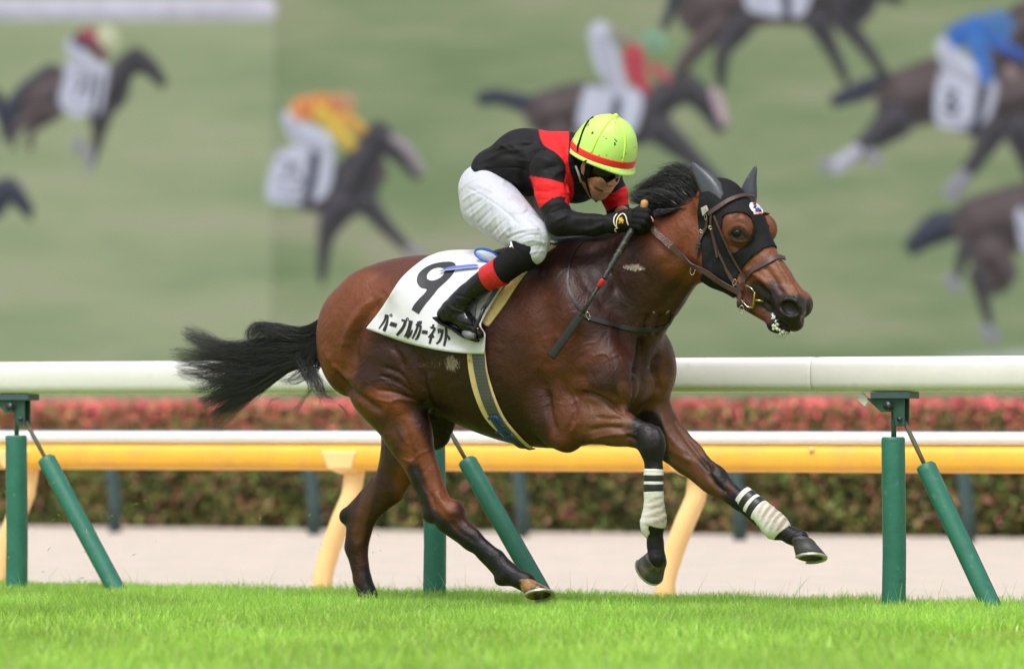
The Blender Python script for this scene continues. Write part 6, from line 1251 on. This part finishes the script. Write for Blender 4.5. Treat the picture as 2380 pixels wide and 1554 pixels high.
# ---- helmet with its silk cap
CAPM = mk('lime_cap_silk', srgb(190, 236, 112), .5, .4, var=.06, vscale=20, bump=.0006, bscale=200, sheen=.2); n_ = CAPM.node_tree.nodes; l_ = CAPM.node_tree.links
sp = n_.new('ShaderNodeTexNoise'); sp.inputs['Scale'].default_value = 46; sp.inputs['Detail'].default_value = 2; tcn = n_.new('ShaderNodeTexCoord'); l_.new(tcn.outputs['Object'], sp.inputs[0]); mr = n_.new('ShaderNodeMapRange'); mr.inputs['From Min'].default_value = .665; mr.inputs['From Max'].default_value = .69; l_.new(sp.outputs['Fac'], mr.inputs['Value'])
bs = n_['Principled BSDF']; src = bs.inputs['Base Color'].links[0].from_socket; mx = n_.new('ShaderNodeMix'); mx.data_type = 'RGBA'; l_.new(mr.outputs[0], mx.inputs[0]); l_.new(src, mx.inputs[6]); mx.inputs[7].default_value = srgb(40, 36, 14); l_.new(mx.outputs[2], bs.inputs['Base Color'])
BANDM = mk('red_cap_band', srgb(234, 52, 44), .55, .4); SEAM = mk('yellow_seam_tape', srgb(200, 236, 96), .55)
helm = empty('helmet', tuple(l2w(HO)[0])); adopt(helm, jk)
RF, RL, RA = 80, 72, 99
def hp_(th, ph, g=1.0, da=0):                          # th from the apex, ph around (0 = front)
    st_ = abs(math.sin(th)) ** .88; f = st_ * math.cos(ph); l = st_ * math.sin(ph); a = math.cos(th)
    return hd(-2 + RF * f * g + 6 * a, RL * l * g, RA * a * g + da)
def lathe(name, ths, mat, g=1.0, parent=helm, n=48, fn=None):
    V = [hp_(t, 2 * math.pi * k / n, g if fn is None else fn(t, 2 * math.pi * k / n)) for t in ths for k in range(n)]
    Fc = [(i * n + k, i * n + (k + 1) % n, (i + 1) * n + (k + 1) % n, (i + 1) * n + k) for i in range(len(ths) - 1) for k in range(n)]
    return mesh(name, l2w(np.array(V)), Fc, mat, parent)
lathe('cap', [.01] + list(np.linspace(.08, 1.50, 22)), CAPM, fn=lambda t, p: 1.0 + .006 * math.cos(6 * (p + .26)))
o = lathe('cap_band', [1.40, 1.43, 1.50, 1.56, 1.60], BANDM, 1.018); sm = o.modifiers.new('thickness', 'SOLIDIFY'); sm.thickness = .002
V = []; n = 60
for j in range(4):
    for k in range(n):
        p = 2 * math.pi * k / n; fr = max(0, math.cos(p)); e = (0, .35, .7, 1)[j] * (.035 + .11 * fr ** 4); th = 1.56 + .05 * j / 3
        V.append(hp_(th, p, 1.02 + e, -.0 - 5 * fr ** 4 * (j / 3) - (3 * j / 3)))
Fc = [(i * n + k, i * n + (k + 1) % n, (i + 1) * n + (k + 1) % n, (i + 1) * n + k) for i in range(3) for k in range(n)]
o = mesh('brim', l2w(np.array(V)), Fc, CAPM, helm); sm = o.modifiers.new('thickness', 'SOLIDIFY'); sm.thickness = .004
lathe('helmet_liner', [1.2, 1.5, 1.62, 1.68], CHS, .955)
for k in range(6):
    p = -.26 - .52 + k * math.pi / 3; mb = MB(); mb.tube([Vector(l2w(hp_(t, p, .990))[0]) for t in np.linspace(.05, 1.42, 22)], 2.6 * PX, seg=8, up=(0, 0, 1)); mb.build('cap_seam', SEAM, helm)
mb = MB(); P = [hp_(0, 0, 1.0, d) for d in (-2, 0, 3, 6, 8)]; mb.tube([Vector(l2w(p)[0]) for p in P], [6.5 * PX, 7 * PX, 7 * PX, 5.5 * PX, 2 * PX], seg=14); mb.build('cap_button', SEAM, helm)
mb = MB(); q = [hp_(t, p, 1.012) for t, p in ((.62, 2.6), (.8, 2.3), (1.05, 2.02), (1.3, 1.86), (1.5, 1.78))] + [hd(6, 50, -6)]; mb.tube([Vector(l2w(p)[0]) for p in rsp(q, 18)], 2.6 * PX, seg=8); mb.build('goggle_cord', CHS, helm)
# ---- whip
whip = empty('riding_whip', tuple(LW(1470, 520, .16)), 'black riding whip with a red ring held along the horse shoulder', 'whip')
def wt(name, pts, rs, mat, seg=12, prof=None, n=None, parent=whip):
    q = [LW(*p) for p in pts]; mb = MB(); mb.tube(q, rs, seg=seg, prof=prof); return mb.build(name, mat, parent)
GRIP = mk('taped_grip', srgb(38, 40, 36), .5, .4, var=.3, vscale=90, bump=.0015, bscale=120, col2=srgb(96, 92, 60), cscale=70, cth=(.58, .66))
b_, g_, r_, e_ = (1497, 476, .155), (1455, 563, .245), (1398, 656, .285), (1354, 728, .31)
lp = lambda a, b, f: tuple(a[i] + (b[i] - a[i]) * f for i in range(3))
wt('butt_cap', [(1498, 464, .100), (1498, 467, .10), (1498, 473, .10), (1497, 480, .10), (1496, 487, .10)], [3 * PX, 7.5 * PX, 9 * PX, 8.5 * PX, 7 * PX], mk('tan_wrapped_cap', srgb(196, 148, 92), .7, .3, var=.3, vscale=150))
pts = []; rs = []
for i in range(60): f = i / 59; pts.append(lp((1495, 488, .10), (1403, 648, .30), f ** .8)); rs.append((7.6 - 2.2 * max(0, f - .55) / .45 + .7 * (i % 4 == 0)) * PX)
wt('grip', pts, rs, GRIP)
wt('red_ring', [lp((1403, 648, .30), (1392, 665, .302), f) for f in (0, .1, .5, .9, 1)], [5 * PX, 6.2 * PX, 6.4 * PX, 6.2 * PX, 5 * PX], CUFF)
wt('shaft', [(1392, 664, .302), (1360, 716, .309), (1350, 734, .31)], [4.2 * PX, 5 * PX, 5.5 * PX], GRIP)
fl = [lp((1354, 727, .312), (1280, 829, .335), f) for f in (0, .05, .15, .5, .97, 1)]
wt('flap', fl, [w * PX for w in (6, 9, 10, 10.5, 11, 10.5)], BLKLEATHER, seg=12, prof=[(math.cos(2 * math.pi * k / 12 + .26), .22 * math.sin(2 * math.pi * k / 12 + .26)) for k in range(12)])
# ---- saddle: seat, blue rimmed cantle, flap tip, stirrup
sad = empty('racing_saddle', tuple(LW(1150, 600, 0)), 'tiny racing saddle with blue trim and stirrup, mostly hidden under the jockey leg', 'saddle')
SF = newf(1080, 1330, 540, 640, -.25, .30, .006); SF.cone(L(1200, 590, 0), L(1262, 580, 0), 14 * PX, 18 * PX, 8 * PX, 7.5); finish(SF, 'seat', BLKLEATHER, sad)
BL = mk('blue_rim', srgb(34, 98, 206), .4, .5); WPAN = mk('white_saddle_panel', srgb(206, 216, 240), .35, .5)
def disc(c, ax, ay, ang, dep, seg=28):
    P = []
    for k in range(seg):
        a = 2 * math.pi * k / seg; x, y = ax * math.cos(a), ay * math.sin(a); P.append((c[0] + x * math.cos(ang) - y * math.sin(ang), c[1] + x * math.sin(ang) + y * math.cos(ang), c[2] + dep * math.cos(a)))
    return P
P = [LW(*p) for p in disc((1132, 594, .19), 29, 13, .35, .0)]; mb = MB(); mb.tube(P + [P[0]], .0055, seg=8, cap=False); mb.build('cantle_rim', BL, sad)
mb = MB(); c0 = LW(1132, 594, .19); mb.add([c0 + Vector((0, .0, .003))] + P, [(0, 1 + k, 1 + (k + 1) % 28) for k in range(28)]); o = mb.build('cantle_panel', WPAN, sad); sm = o.modifiers.new('t', 'SOLIDIFY'); sm.thickness = .003
ctrl = ZJ((90, 1022), (150, 1000), (220, 990), (315, 984), (316, 1000), (240, 1008), (160, 1018), (100, 1026)); flat_print('flap_tip', [([tuple(p) for p in rsp(ctrl, 30)], [])], [cbvh], mk('blue_flap_vinyl', srgb(92, 112, 200), .3, .5, coat=.4), sad, off=.012, step=9)
ribbon(ZJ((90, 1024), (160, 1018), (240, 1009), (316, 1002)), [1.5, 2.2, 2, 2], [cbvh], .013, .002, name='flap_edge', mat=TAGM, parent=sad)
IR = mk('dark_stirrup_steel', srgb(52, 54, 56), .35, .5, metal=.5)
wt('stirrup_leather', [(1158, 664, .325), (1136, 700, .345), (1120, 722, .36)], [5 * PX] * 3, mk('grey_web_strap', srgb(50, 52, 54), .8), seg=8, prof=[(math.cos(t), .35 * math.sin(t)) for t in np.linspace(0, 2 * math.pi, 8, endpoint=False)], parent=sad)
ribbon(ZJ((420, 1115), (370, 1180), (345, 1230), (320, 1290)), [2.5, 2.5, 2.5, 2.5], [cbvh], .05, .003, name='strap_edge', mat=BLKLEATHER, parent=sad)
wt('stirrup_iron', [(1124, 716, .37), (1116, 738, .375), (1104, 762, .378), (1098, 776, .378)], [3.4 * PX, 4 * PX, 4.4 * PX, 4 * PX], IR, parent=sad)
wt('stirrup_iron', [(1124, 716, .31), (1120, 740, .30), (1116, 766, .295), (1112, 780, .30)], [3.4 * PX, 4 * PX, 4.4 * PX, 4 * PX], IR, parent=sad)
wt('stirrup_tread', [(1100, 786, .385), (1104, 788, .345), (1110, 788, .295)], [6 * PX] * 3, IR, parent=sad)
wt('stirrup_pad', [(1079, 774, .36), (1090, 779, .375), (1102, 781, .378)], [7 * PX, 10 * PX, 8 * PX], mk('grey_rubber_pad', srgb(112, 112, 112), .5), parent=sad)

slb = [BVHTree.FromPolygons([tuple(v.co) for v in o.data.vertices], [tuple(p.vertices) for p in o.data.polygons]) for o in jk.children if o.name.split('.')[0] == 'leg_sleeve']
LOGO = mk('white_logo_print', (.8, .8, .8, 1), .5)
flat_print('sleeve_logo', [(ZJ((508, 845), (514, 836), (518, 846), (522, 862), (526, 880), (518, 868), (508, 874), (500, 870), (508, 862)), [])], slb, LOGO, jk, off=.003, step=6)
